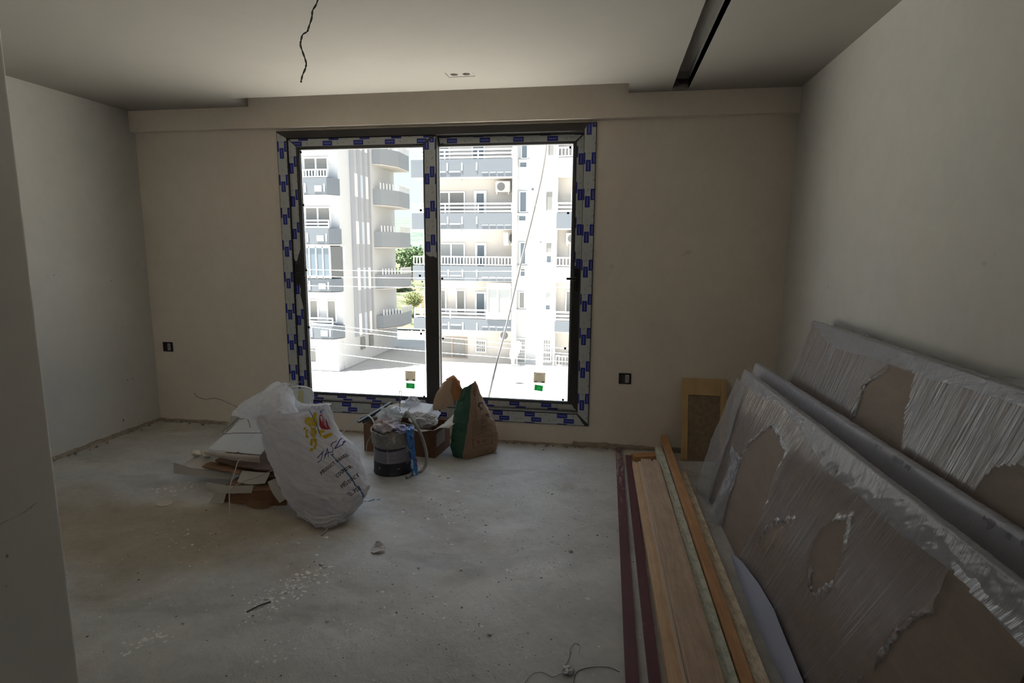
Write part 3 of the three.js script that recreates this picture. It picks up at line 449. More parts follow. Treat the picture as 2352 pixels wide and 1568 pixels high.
// land behind: bank, scrub, far hills
const mEarth = std([1, 1, 1], 0.95, { map: dataTex(512, 512, (i, j) => { const v = nf(i * 1.5, j * 1.5), w = nf(i * 6 + 70, j * 6), t = sstep(-0.12, 0.12, v + 0.4 * w); return [lerp(0.40, 0.20, t), lerp(0.37, 0.25, t), lerp(0.29, 0.14, t)]; }, { rep: [0.05, 0.05] }) });
{
  const land = sheet(60, 40, (u, v) => { const z = -47 - 150 * v * v, x = -70 + 110 * u + (u - 0.5) * 120 * v; return [x, GY + 0.2 + 0.052 * (-z - 47) + 1.6 * fbm(x * 0.06, z * 0.06) * sstep(0, 0.2, v), z]; });
  const m = struct('hillside', boxUV(land), mEarth); m.name = 'ground_002';
  const hill = sheet(80, 40, (u, v) => { const z = -190 - 700 * v, x = -420 + 640 * u - 300 * v * (0.5 - u); return [x, -4 + 0.060 * (-z - 190) + 14 * v + 8 * fbm(x * 0.008, z * 0.008), z]; });
  const h = struct('hills', boxUV(hill), std([1, 1, 1], 0.95, { map: dataTex(512, 512, (i, j) => { const v = nf(i * 1.2, j * 2.4), t = sstep(-0.1, 0.15, v), s = sstep(0.18, 0.26, nf(i * 0.8 + 60, j * 3)); const m = 1 + 0.35 * nf(i * 9, j * 9); return [lerp(lerp(0.30, 0.25, t) * m, 0.41, s), lerp(lerp(0.345, 0.305, t) * m, 0.39, s), lerp(lerp(0.30, 0.275, t) * m, 0.34, s)]; }, { rep: [0.009, 0.005] }) })); h.name = 'ground_003';
}
const leafM = [std([0.17, 0.235, 0.09], 0.9), std([0.085, 0.14, 0.06], 0.9), std([0.21, 0.24, 0.10], 0.9)];
function tree(x, y, z, r, h, mi, label) {
  const t = thing('tree', label, 'tree', [x, y, z], 'trees behind the blocks');
  part('trunk', tube([[0, -0.2, 0], [0.05 * r, h * 0.4, 0], [0, h, 0]], 0.07 * r, 8, 6), mBrown, t);
  const gs = [], leaf = new THREE.PlaneGeometry(0.11 * r, 0.08 * r); for (let k = 0; k < 1900; k++) { const a = rnd() * 6.283, c = rr(-1, 1), q = Math.pow(rnd(), 0.35), s = Math.sqrt(1 - c * c), bump = 0.75 + 0.5 * (0.5 + nz(Math.cos(a) * s * 2.2 + x, c * 2.2, Math.sin(a) * s * 2.2)); const g = leaf.clone(); g.rotateX(rr(-1.2, 1.2)); g.rotateY(rnd() * 6); g.rotateZ(rr(-1, 1)); g.translate(Math.cos(a) * s * r * q * bump, h + c * r * 0.8 * q * bump, Math.sin(a) * s * r * q * bump); gs.push(g); }
  part('foliage', gs, leafM[mi], t);
}
seed = 2024;
tree(-20.6, -1.9, -66, 2.1, 2.5, 1, 'large round dark green tree in the gap between the two blocks');
tree(-17.0, -1.9, -70, 1.9, 2.2, 0, 'lighter green tree right of the large round tree between the blocks');
tree(-16.0, -2.2, -63, 1.7, 2.0, 1, 'dark green tree nearest the right block in the gap between the blocks');
tree(-13.9, GY + 1.9, -54.5, 1.05, 2.5, 1, 'small blue green tree next to the brown fence between the blocks');
tree(-12.1, GY, -47.5, 0.95, 1.3, 2, 'yellow green bush behind the sunlit yard between the blocks');
tree(-12.5, GY + 0.5, -50.2, 1.1, 2.4, 2, 'tall yellow green bush near the right block');
tree(-15.6, GY + 0.6, -52, 0.9, 1.9, 2, 'low pale bush beside the tower wall between the blocks');
for (let k = 0; k < 16; k++) tree(-30 + 16 * rnd() - k * 1.1, GY + 1.6 + k * 0.31, -76 - k * 6, rr(1.8, 2.8), 1.5, k % 3, ['green scrub tree on the far slope between the blocks', 'dark scrub tree on the far slope between the blocks', 'pale scrub tree on the far slope between the blocks'][k % 3]);
{ const f = thing('board_fence', 'brown board fence on the bank between the two blocks', 'fence', [-15.9, GY + 1.55, -54]); for (let k = 0; k < 7; k++) part('board', blk(k * 0.45, k * 0.45 + 0.42, 0, 1.0 + 0.1 * (k % 2), 0, 0.06), std([0.58, 0.40, 0.24], 0.9), f);
  part('rail', blk(0, 3.1, 0.5, 0.62, -0.06, 0), mBrown, f);
  const p = solo('fence_post', 'thin white post standing in the yard between the blocks', 'post', tube([[-13.0, GY, -46.5], [-13.0, GY + 2.6, -46.5]], 0.06, 4, 6), mRail); }
seed = 515; for (let k = 0; k < 7; k++) { const g = jitter(new THREE.IcosahedronGeometry(rr(0.15, 0.4), 1), 0.2, 2); g.translate(-13.6 + k * 0.55 + rr(-0.1, 0.1), GY + 0.1, -44.2 + rr(-1, 0.5)); solo('rock', 'pale rock at the edge of the yard between the blocks', 'rock', g, std([0.62, 0.57, 0.5], 0.95), 'rocks at the yard edge'); }

// ---------- wrapped boards leaning on the right wall ----------
const mBoard = std([1, 1, 1], 0.62, { map: dataTex(512, 512, (i, j) => { const v = 1 + 0.10 * nf(i * 0.8, j * 2.2) + 0.05 * nf(i * 6, j * 14) + 0.05 * nf(i * 25, j * 25); return [0.575 * v, 0.505 * v, 0.45 * v]; }), bumpMap: plasterBump, bumpScale: 0.0003 });
const mBoardEdge = std([0.16, 0.115, 0.085], 0.8);
// stretch film: fine drawn-out creases
const filmBump = dataTex(1024, 512, (i, j) => { const w = 10 * nf(i * 0.35, j * 0.25); let v = 0.5 + 0.5 * nf(i * 14 + w * 4, j * 0.2) + 0.45 * nf(i * 5.1 + w * 3 + 70, j * 0.15 + 33) + 0.3 * nf(i * 1.3 + w, j * 0.4); v += 0.15 * nf(i * 2, j * 2); return [v, v, v]; }, { srgb: false });
const filmHaze = dataTex(1024, 512, (i, j) => { const w = 10 * nf(i * 0.35, j * 0.25); const s = sstep(0.12, 0.34, nf(i * 13 + w * 4, j * 0.2 + 90) + 0.45 * nf(i * 1.1, j * 0.5)); const v = 0.94 - 0.48 * s; return [v, v, v]; }, { srgb: false });
const mFilm = phys([0.92, 0.92, 0.95], 0.08, { transmission: 1, thickness: 0, ior: 2.0, transmissionMap: filmHaze, bumpMap: filmBump, bumpScale: 0.0048 });
const mFilmFold = phys([0.74, 0.74, 0.79], 0.1, { transmission: 0.55, thickness: 0, ior: 1.5, bumpMap: filmBump, bumpScale: 0.0025 });
const mFoam = std([0.37, 0.38, 0.47], 0.7);
function segDist(x, y, P) { let m = 1e9; for (let i = 0; i < P.length; i++) { const [ax, ay] = P[i], [bx, by] = P[(i + 1) % P.length]; const dx = bx - ax, dy = by - ay, t = clamp(((x - ax) * dx + (y - ay) * dy) / (dx * dx + dy * dy)); m = Math.min(m, Math.hypot(x - ax - t * dx, y - ay - t * dy)); } return m; }
function boardFrame(b0, t0, b1) { const o = V(...b0), S = V(...b1).sub(o).normalize(), T0 = V(...t0).sub(o), T = T0.clone().addScaledVector(S, -T0.dot(S)), h = T.length(); T.normalize(); return { o, S, T, N: S.clone().cross(T), h }; }
const onB = (F, s, t, d = 0) => { const p = F.o.clone().addScaledVector(F.S, s).addScaledVector(F.T, t).addScaledVector(F.N, d); return [p.x, p.y, p.z]; };
function board(F, len, th, parent) {
  const g = new RoundedBoxGeometry(len, F.h, th, 1, 0.0015), m = new THREE.Matrix4().makeBasis(F.S, F.T, F.N); let q = boxUV(g); q.computeVertexNormals();
  q.translate(len / 2, F.h / 2, -th / 2); q.applyMatrix4(m); q.translate(F.o.x, F.o.y, F.o.z); return part('board', q, mBoard, parent);
}
function film(F, len, holes, slant, sd, parent, { s0 = -0.02, t1 = 1, gap = 0.004, wr = 1 } = {}) {
  const nu = Math.round((len - s0) * 110), nv = Math.round(F.h * 110);
  const jag = (s, t) => [s + 0.012 * nf(s * 900 + sd, t * 900) + 0.004 * nf(s * 4000, t * 4000 + sd), t + 0.014 * nf(s * 900 + 200, t * 900 + sd)];
  const g = sheet(nu, nv, (u, v) => {
    const s = lerp(s0, len, u), t = v * F.h * t1, q = s - slant * t; let d = gap + wr * (0.004 * (0.5 + nf(q * 160 + sd, t * 30)) + 0.0035 * Math.max(0, nf(q * 420 + 60, t * 42 + sd) + 0.15));
    for (const P of holes) { const e = segDist(s, t, P); if (e < 0.05) d += 0.014 * Math.exp(-e / 0.012) * (0.55 + nf(s * 1500, t * 1500)); }
    return onB(F, s, t, d);
  }, (u, v) => { const [s, t] = jag(lerp(s0, len, u), v * F.h * t1); return !holes.some((P) => inPoly(s, t, P)); }, (u, v) => { const s = lerp(s0, len, u), t = v * F.h * t1; return [(s - slant * t) * 1.0 + sd * 0.13, t * 0.55]; });
  return part('stretch_film', g, mFilm, parent);
}
// gathered, whitened rim of a tear
function tearRim(F, P, closed, parent, r = 0.005, sd = 0) {
  const pts = []; const n = P.length; for (let i = 0; i < (closed ? n : n - 1); i++) { const a = P[i], b = P[(i + 1) % n], L = Math.hypot(a[0] - b[0], a[1] - b[1]), m = Math.max(1, Math.round(L / 0.012)); for (let k = 0; k < m; k++) { const s = lerp(a[0], b[0], k / m), t = lerp(a[1], b[1], k / m); pts.push(onB(F, s + 0.012 * nf(s * 900 + sd, t * 900), t + 0.012 * nf(s * 900 + 200, t * 900 + sd), 0.012 + 0.01 * nf(s * 1800, t * 1800))); } }
  const c = new THREE.CatmullRomCurve3(pts.map((p) => V(...p)), closed, 'centripetal'), nn = pts.length * 3;
  const g = sheet(nn, 8, (u, v) => { const p = c.getPoint(u), tg = c.getTangent(u), side = tg.clone().cross(F.N).normalize(), w = r * (1.2 + 7 * Math.abs(nf(u * nn * 4 + sd * 40, 9))) , k = v - 0.5; p.addScaledVector(side, k * w * 1.6 + 1.5 * r * nf(u * nn * 7, 5)).addScaledVector(F.N, -0.008 + r * (0.6 * Math.cos(k * 3.1) + 2.2 * nf(u * nn * 9 + v * 60, v * 60 + sd * 9) + 1.2 * nf(u * nn * 26, v * 120))); return [p.x, p.y, p.z]; });
  return part('torn_edge', g, phys([0.88, 0.88, 0.9], 0.12, { transmission: 0.72, thickness: 0, ior: 1.5 }), parent);
}
// folded-over border of film and foam along the top edge, wrapping round the board's edge
function foldStrip(F, len, low, th, bulge, sd, parent, mat = mFilmFold) {
  const lowAt = (s) => { let i = 0; while (i < low.length - 2 && s > low[i + 1][0]) i++; const a = low[i], b = low[i + 1]; return lerp(a[1], b[1], clamp((s - a[0]) / (b[0] - a[0]))); };
  const g = sheet(Math.round(len * 150), 24, (u, v) => {
    const s = lerp(-0.01, len, u), tl = lowAt(s) + 0.012 * nf(s * 300 + sd, 3), k = v * 1.35;
    const w = 0.004 * nf(s * 300 + 60 * k, v * 90 + sd) + 0.0035 * nf(s * 1100 - 160 * k, v * 60) + 0.0016 * nf(s * 3600, v * 120);
    if (k < 1) return onB(F, s, lerp(tl, F.h + 0.002, k), 0.0075 + bulge * Math.sin(Math.PI * k) + w);
    const a = (k - 1) / 0.35; return onB(F, s, F.h + 0.004 + 0.010 * Math.sin(a * Math.PI) + w, 0.009 - a * (th + 0.014));
  }, null, (u, v) => [lerp(0, len, u) + sd * 0.11, v * 0.1]);
  return part('folded_border', g, mat, parent);
}
const FBd = boardFrame([4.795, 0, 0.84], [4.98, 0.85, 0.84], [4.85, 0, 2.84]);
const SBd = boardFrame([4.895, 0, 0.72], [5.075, 0.87, 0.72], [4.985, 0, 2.7]);
const RBd = boardFrame([4.98, 0, 1.0], [5.30, 1.19, 1.0], [5.0, 0, 3.0]);
{
  const L = 2.5, t = thing('wrapped_board', 'front board of the wrapped stack, torn film showing bare brown panel, beside the planks', 'board', null, 'film-wrapped boards');
  board(FBd, L, 0.022, t);
  const H1 = [[0.723, 0.729], [0.872, 0.712], [0.99, 0.67], [0.96, 0.529], [0.972, 0.361], [0.936, 0.244], [0.848, 0.061], [0.80, -0.05], [0.46, -0.05], [0.445, 0.016], [0.424, 0.194], [0.416, 0.463], [0.494, 0.555], [0.598, 0.652]];
  const H2 = [[1.521, 0.549], [1.602, 0.627], [1.678, 0.679], [1.708, 0.587], [1.734, 0.5], [1.73, 0.451], [1.68, 0.38], [1.624, 0.332], [1.575, 0.335], [1.535, 0.38], [1.515, 0.457]];
  const H3 = [[2.098, 0.523], [2.15, 0.61], [2.212, 0.672], [2.205, 0.746], [2.215, 0.794], [2.333, 0.78], [2.6, 0.767], [2.6, -0.05], [1.95, -0.05], [2.0, 0.2], [2.06, 0.365], [2.085, 0.45]];
  const H4 = [[1.076, 0.196], [1.001, 0.219], [1.042, 0.299], [1.10, 0.37], [1.178, 0.414], [1.284, 0.473], [1.2, 0.38], [1.13, 0.29]];
  film(FBd, L, [H1, H2, H3, H4], 0.42, 3, t);
  tearRim(FBd, [[0.424, 0.194], [0.416, 0.463], [0.494, 0.555], [0.598, 0.652], [0.723, 0.729], [0.872, 0.712], [0.99, 0.67], [0.975, 0.60]], false, t, 0.006, 1);
  tearRim(FBd, [[1.53, 0.40], [1.575, 0.335], [1.624, 0.332], [1.68, 0.38], [1.73, 0.451]], false, t, 0.007, 2);
  tearRim(FBd, [[1.708, 0.587], [1.678, 0.679], [1.602, 0.627]], false, t, 0.004, 3);
  tearRim(FBd, [[1.001, 0.219], [1.042, 0.299], [1.10, 0.37], [1.178, 0.414], [1.284, 0.473]], false, t, 0.006, 4);
  tearRim(FBd, [[2.06, 0.365], [2.098, 0.523], [2.15, 0.61], [2.212, 0.672]], false, t, 0.005, 5);
  foldStrip(FBd, L, [[0, 0.80], [0.084, 0.793], [0.514, 0.807], [0.70, 0.855], [0.80, 0.84], [1.116, 0.803], [1.404, 0.749], [1.697, 0.768], [1.984, 0.765], [2.133, 0.782], [2.222, 0.79], [2.329, 0.78], [2.5, 0.76]], 0.022, 0.001, 7, t);
  // loose film hanging off the far end
  const lf = sheet(60, 110, (u, v) => { const tt = v * 0.80, s = -0.02 - (0.05 + 0.07 * Math.sin(v * 2.4) + 0.05 * nf(v * 120, 40)) * (1 - u) * (1 - 0.5 * v) + 0.02 * nf(v * 90, u * 60), d = 0.014 + 0.055 * (1 - u) * (1 - v) + (0.03 * nf(u * 120, v * 200) + 0.014 * nf(u * 400 + v * 200, v * 500)) * (1.2 - v); return onB(FBd, s + 0.16 * u, tt, d + 0.004); });
  part('loose_film', lf, phys([0.86, 0.87, 0.9], 0.12, { transmission: 0.78, thickness: 0, ior: 1.5, bumpMap: filmBump, bumpScale: 0.003 }), t);
  const hang = sheet(50, 80, (u, v) => { const s = 0.22 + 0.20 * u + 0.05 * (1 - v), tt = 0.01 + 0.42 * v; return onB(FBd, s, tt, 0.010 + 0.05 * Math.sin(u * Math.PI) * (1 - v) + 0.03 * nf(u * 120 + 50, v * 160) + 0.014 * nf(u * 420, v * 420)); });
  part('loose_film', hang, phys([0.88, 0.89, 0.92], 0.12, { transmission: 0.78, thickness: 0, ior: 1.5 }), t);
}
{
  const L = 2.55, t = thing('wrapped_board', 'second board behind the front board, wrapped with a padded lavender top edge', 'board', null, 'film-wrapped boards');
  board(SBd, L, 0.022, t);
  film(SBd, L, [], 0.3, 11, t);
  foldStrip(SBd, L, [[0, 0.83], [0.6, 0.80], [1.2, 0.79], [1.5, 0.72], [1.8, 0.74], [2.1, 0.60], [2.6, 0.66]], 0.03, 0.002, 13, t, phys([0.72, 0.73, 0.81], 0.12, { transmission: 0.4, thickness: 0, ior: 1.5, bumpMap: filmBump, bumpScale: 0.003 }));
}
{
  const L = 2.4, t = thing('wrapped_board', 'tall rear board leaning near the wall, film torn open in a wide vertical strip', 'board', null, 'film-wrapped boards');
  board(RBd, L, 0.022, t);
  const R1 = [[0.898, 1.079], [1.008, 1.169], [1.121, 1.171], [1.218, 1.172], [1.232, 1.104], [1.244, 1.036], [1.31, 0.925], [1.35, 0.782], [1.4, 0.4], [0.9, 0.4], [0.884, 0.737], [0.89, 0.837], [0.862, 1.035]];
  const R2 = [[1.78, 1.0], [1.867, 1.046], [2.5, 1.08], [2.5, 0.2], [1.9, 0.2], [1.725, 0.791]];
  film(RBd, L, [R1, R2], 0.12, 23, t);
  tearRim(RBd, [[0.89, 0.837], [0.862, 1.035], [0.898, 1.079], [1.008, 1.169], [1.06, 1.172]], false, t, 0.005, 6);
  foldStrip(RBd, L, [[0, 1.225], [0.113, 1.207], [0.3, 1.16], [0.451, 1.147], [0.769, 1.159], [1.008, 1.169], [1.274, 1.171], [1.456, 1.185], [1.63, 1.19], [1.76, 1.195], [2.4, 1.18]], 0.022, 0.001, 27, t);
  // boards behind it, only their film-covered edges show
  const names = ['wrapped board behind the tall rear board, its dark edge showing along the top', 'wrapped board nearest the wall, loose film bunched over its top edge'];
  [0.027, 0.050].forEach((off, k) => {
    const F = { ...RBd, o: RBd.o.clone().addScaledVector(RBd.N, -off).addScaledVector(RBd.S, 0.01 * k), h: RBd.h + 0.004 * k };
    const q = thing('wrapped_board', names[k], 'board', null, 'film-wrapped boards');
    const bd = board(F, L, 0.018, q); bd.material = mBoardEdge;
    const g = sheet(260, 18, (u, v) => { const s = L * u, a = v * Math.PI, bul = 0.016 + 0.01 * k + 0.07 * Math.max(0, nf(s * 130 + 40 * k, 7)) + 0.02 * nf(s * 600, v * 80); return onB(F, s, F.h - 0.015 + Math.sin(a) * bul, -0.004 - Math.cos(a) * -0.012 + 0.004 * nf(s * 900, v * 120)); }, (u, v) => k === 1 || nf(u * 300, 4) > -0.12);
    part('film_edge', g, phys([0.8, 0.8, 0.8], 0.25, { transmission: 0.72, thickness: 0, ior: 1.5 }), q);
  });
}
{ // foam sheet slipping out under the front board
  const top = [[0.783, 0.0], [0.81, 0.02], [0.95, 0.055], [1.20, 0.092], [1.404, 0.104], [1.553, 0.09], [1.782, 0.07], [2.4, 0.05]], N = 60;
  const tp = (s) => { let i = 0; while (i < top.length - 2 && s > top[i + 1][0]) i++; return lerp(top[i][1], top[i + 1][1], clamp((s - top[i][0]) / (top[i + 1][0] - top[i][0]))); };
  const g = slabSheet(N, 8, (u, v) => { const s = lerp(0.785, 2.4, u), h = Math.max(0.004, tp(s)); return onB(FBd, s, 0.004 + h * v, 0.022 + 0.035 * (1 - v) * Math.min(1, h / 0.1) + 0.008 * Math.sin(v * 3.1)); }, 0.003);
  solo('foam_sheet', 'pale lavender foam sheet folded along the foot of the front wrapped board', 'foam sheet', g, mFoam);
}
// ---------- timber and straightedges on the floor ----------
function woodTex(base, dark, sd, ring = 1, knots = []) {
  return dataTex(1024, 256, (i, j) => {
    const x = i, y = j; let k = 0; for (const [kx, ky, kr] of knots) { const d = Math.hypot((x - kx) * 0.55, y - ky); k = Math.max(k, 1 - sstep(kr * 0.5, kr, d)); }
    let yy = y + 14 * nf(x * 0.25 + sd, y * 0.3) + 6 * nf(x * 0.9, y + sd); for (const [kx, ky, kr] of knots) { const dx = (x - kx) * 0.35, dy = y - ky; yy += Math.sign(dy) * kr * 1.6 * Math.exp(-(dx * dx + dy * dy) / (kr * kr * 6)); }
    const g = 0.5 + 0.5 * Math.sin(yy * 0.19 * ring), f = nf(x * 0.6, y * 9 + sd) + 0.6 * nf(x * 2, y * 20);
    const t = clamp(0.16 * Math.pow(g, 2.2) + 0.38 * f + 0.14 + k * 1.1), sm = 1 + 0.12 * nf(x * 0.6 + sd * 3, y * 0.9);
    return [lerp(base[0], dark[0], t) * sm, lerp(base[1], dark[1], t) * sm, lerp(base[2], dark[2], t) * sm];
  }, { rep: [1 / 1.2, 1 / 0.3] });
}
const mPine = std([1, 1, 1], 0.72, { map: woodTex([0.79, 0.69, 0.60], [0.63, 0.50, 0.40], 5, 1, [[230, 70, 20], [560, 180, 17], [880, 110, 18]]) });
const mPine2 = std([1, 1, 1], 0.72, { map: woodTex([0.84, 0.72, 0.58], [0.69, 0.49, 0.35], 91, 0.7, [[160, 150, 17], [640, 90, 19]]) });
const mOrangeWood = std([1, 1, 1], 0.7, { map: woodTex([0.78, 0.59, 0.41], [0.68, 0.47, 0.29], 33, 0.8) });
const mDirty = (a, b, sd) => std([1, 1, 1], 0.85, { map: dataTex(1024, 128, (i, j) => { const t = sstep(-0.15, 0.25, nf(i * 1.4 + sd, j * 2) + 0.5 * nf(i * 7, j * 7 + sd)), q = sstep(0.2, 0.32, nf(i * 3 + sd * 2, j * 6) + 0.3 * nf(i * 13, j * 13)); return [lerp(lerp(a[0], b[0], t), 0.42, q * 0.22), lerp(lerp(a[1], b[1], t), 0.42, q * 0.22), lerp(lerp(a[2], b[2], t), 0.4, q * 0.22)]; }, { rep: [1 / 1.5, 1 / 0.12] }) });
function hollowBar(name, label, cat, A, B, w, h, mat, group) { // rectangular tube with open ends
  const a = V(...A), b = V(...B), L = a.distanceTo(b), th = 0.002; const s = new THREE.Shape([[-w / 2, 0], [w / 2, 0], [w / 2, h], [-w / 2, h]].map((p) => new THREE.Vector2(...p))); s.holes.push(new THREE.Path([[-w / 2 + th, th], [-w / 2 + th, h - th], [w / 2 - th, h - th], [w / 2 - th, th]].map((p) => new THREE.Vector2(...p))));
  let g = new THREE.ExtrudeGeometry(s, { depth: L, bevelEnabled: false }); g = boxUV(g); { const p = g.attributes.position, uv = g.attributes.uv; for (let i = 0; i < p.count; i++) uv.setXY(i, p.getZ(i), p.getX(i) + p.getY(i)); }
  const X = b.clone().sub(a).normalize(), R = V(0, 1, 0).cross(X).normalize(), U = X.clone().cross(R); g.applyMatrix4(new THREE.Matrix4().makeBasis(R, U, X)); g.translate(a.x, a.y, a.z); return solo(name, label, cat, g, mat, group);
}
const redTex = (sd, dusty) => dataTex(1024, 128, (i, j) => { const d = sstep(0.0, 0.3, nf(i * 2 + sd, j * 3) * 0.8 + 0.5 * nf(i * 9, j * 9 + sd) + dusty(i / 1024)); return [lerp(0.40, 0.66, d), lerp(0.235, 0.60, d), lerp(0.265, 0.60, d)]; }, { rep: [1 / 3.2, 1 / 0.1] });
hollowBar('straightedge', 'dark red metal straightedge bar, leftmost of the long pieces, smeared with plaster', 'metal bar', [4.229, 0.0005, 0.03], [4.243, 0.0005, 3.2], 0.05, 0.02, std([1, 1, 1], 0.45, { map: redTex(9, (u) => 0.22 - 1.2 * Math.abs(u - 0.08)) , metalness: 0.15 }), 'red straightedges');
hollowBar('straightedge', 'clean dark red metal straightedge bar lying beside the pine planks', 'metal bar', [4.300, 0.0005, 0.2], [4.328, 0.0005, 3.2], 0.045, 0.02, std([1, 1, 1], 0.42, { map: redTex(55, () => -0.25), metalness: 0.15 }), 'red straightedges');
solo('wood_block', 'short orange wooden block under the far end of the planks', 'wood block', [beam([4.335, 0.02, 0.24], [4.56, 0.02, 0.17], 0.09, 0.038)], mOrangeWood);
solo('pine_plank', 'left pine plank of the stack with reddish grain on its side', 'plank', [beam([4.372, 0.0265, 0.43], [4.43, 0.0265, 3.3], 0.10, 0.052, 0.004)], mPine2, 'pine planks');
solo('pine_plank', 'lower pine plank hidden under the knotty top plank', 'plank', [beam([4.485, 0.0265, 0.40], [4.497, 0.0265, 3.3], 0.032, 0.052, 0.004)], std([0.30, 0.17, 0.09], 0.8), 'pine planks');
solo('pine_plank', 'wide knotty pine plank on top of the stack', 'plank', [beam([4.441, 0.0785, 0.49], [4.507, 0.0785, 3.35], 0.125, 0.05, 0.004)], mPine, 'pine planks');
solo('side_strip', 'narrow pale lath added for the lighter side face of the knotty top plank', 'side_strip', [jitter(beam([4.371, 0.0635, 0.47], [4.434, 0.0635, 3.2], 0.013, 0.022, 0.002), 0.004, 9)], std([0.62, 0.50, 0.37], 0.8));  // strip added to stand for the lighter side face of the top plank
solo('batten', 'pale green stained batten between the pine planks and the orange batten', 'batten', [beam([4.535, 0.048, 0.12], [4.600, 0.034, 3.25], 0.054, 0.060, 0.003)], mDirty([0.86, 0.865, 0.80], [0.75, 0.765, 0.70], 3), 'battens');
solo('batten', 'clean orange wooden batten leaning on the foot of the wall', 'batten', [beam([4.585, 0.120, 0.022], [4.657, 0.030, 3.25], 0.046, 0.052, 0.003)], mOrangeWood, 'battens');
solo('batten', 'rough cream batten with plaster crumbs next to the wrapped boards', 'batten', [jitter(beam([4.662, 0.026, 0.55], [4.716, 0.026, 3.2], 0.06, 0.046, 0.004), 0.004, 40)], mDirty([0.93, 0.87, 0.77], [0.82, 0.75, 0.63], 71), 'battens');
{ const g = [tube([[4.45, 0.104, 0.535], [4.462, 0.118, 0.522]], 0.0035, 4, 6)]; solo('bent_nail', 'dark bent nail in the end of the knotty top plank', 'nail', g, std([0.03, 0.03, 0.03], 0.5)); }
// framed pine panel leaning in the corner
{
  const t = thing('cabinet_door', 'small panel with pale pine frame and brown centre leaning against the wall', 'panel', [4.702, 0.0, 0.19]); t.rotation.x = -0.27;
  const w = 0.335, h = 0.64, mF = std([1, 1, 1], 0.6, { map: woodTex([0.86, 0.73, 0.52], [0.78, 0.62, 0.40], 17, 0.5) });
  const rot = (g) => { const uv = g.attributes.uv; for (let i = 0; i < uv.count; i++) uv.setXY(i, uv.getY(i), uv.getX(i)); return g; };
  part('stile', rot(rblk(0, 0.047, 0, h, -0.02, 0, 0.002)), mF, t); part('stile', rot(rblk(w - 0.047, w, 0, h, -0.02, 0, 0.002)), mF, t);
  part('rail', rot(rblk(0.047, w - 0.047, h - 0.13, h, -0.02, 0, 0.002)), mF, t);
  part('centre_panel', rblk(0.047, w - 0.047, 0.004, h - 0.13, -0.018, -0.008, 0.001), std([1, 1, 1], 0.6, { map: dataTex(256, 256, (i, j) => { const v = 1 + 0.25 * nf(i * 3, j * 3) + 0.1 * nf(i * 12, j * 12); return [0.62 * v, 0.54 * v, 0.44 * v]; }, { rep: [3, 3] }) }), t);
}

// ---------- rubbish by the window: woven sack, rubble, tin, carton, paper bag ----------
// smooth patch through rows of control points
function patch(rows, nu, nv, { closed = false, noise = 0, f = 12, sd = 0, th = 0, uvf = null, fold = null } = {}) {
  const cs = rows.map((r) => new THREE.CatmullRomCurve3(r.map((p) => V(...p)), closed, 'centripetal'));
  const cache = new Map();
  const at = (u, v) => {
    const pts = cs.map((c, k) => { const key = k + ':' + u.toFixed(5); if (!cache.has(key)) cache.set(key, c.getPoint(u)); return cache.get(key); });
    const p = pts.length > 2 ? new THREE.CatmullRomCurve3(pts, false, 'centripetal').getPoint(v) : pts[0].clone().lerp(pts[1], v);
    if (noise) { p.x += noise * fbm(p.x * f + sd, p.y * f, p.z * f, 3); p.y += noise * fbm(p.y * f + sd, p.z * f + 5, p.x * f, 3); p.z += noise * fbm(p.z * f, p.x * f + sd, p.y * f + 9, 3); }
    if (fold) fold(p, u, v); return [p.x, p.y, p.z];
  };
  return th ? slabSheet(nu, nv, at, th, uvf) : sheet(nu, nv, at, null, uvf);
}
// crumpled film or paper: faceted lump with sharp ridges
function crumple(c, r, sd, amp = 0.5, det = 9) {
  let g = new THREE.IcosahedronGeometry(1, det); g.deleteAttribute('normal'); g.deleteAttribute('uv'); g = mergeVertices(g); const p = g.attributes.position, uv = new Float32Array(p.count * 2);
  for (let i = 0; i < p.count; i++) { const v = V(p.getX(i), p.getY(i), p.getZ(i)), q = 1 + amp * (0.25 - 1.2 * Math.abs(nz(v.x * 1.1 + sd, v.y * 1.1, v.z * 1.1))) + amp * (0.10 - 0.5 * Math.abs(nz(v.x * 2.3, v.y * 2.3 + sd, v.z * 2.3))) + amp * 0.12 * nz(v.x * 5 + sd, v.y * 5, v.z * 5); uv[i * 2] = 0.5 + v.x * 0.5; uv[i * 2 + 1] = 0.5 + v.y * 0.5; p.setXYZ(i, c[0] + v.x * q * r[0], c[1] + v.y * q * r[1], c[2] + v.z * q * r[2]); }
  g.setAttribute('uv', new THREE.BufferAttribute(uv, 2)); return toCreasedNormals(g.toNonIndexed(), 0.35);
}
const weave = dataTex(256, 256, (i, j) => { const a = Math.sin(i * Math.PI / 4), b = Math.sin(j * Math.PI / 4); const v = 0.5 + 0.25 * a * (b > 0 ? 1 : -1) + 0.2 * nf(i * 3, j * 3); return [v, v, v]; }, { srgb: false, rep: [9, 9] });
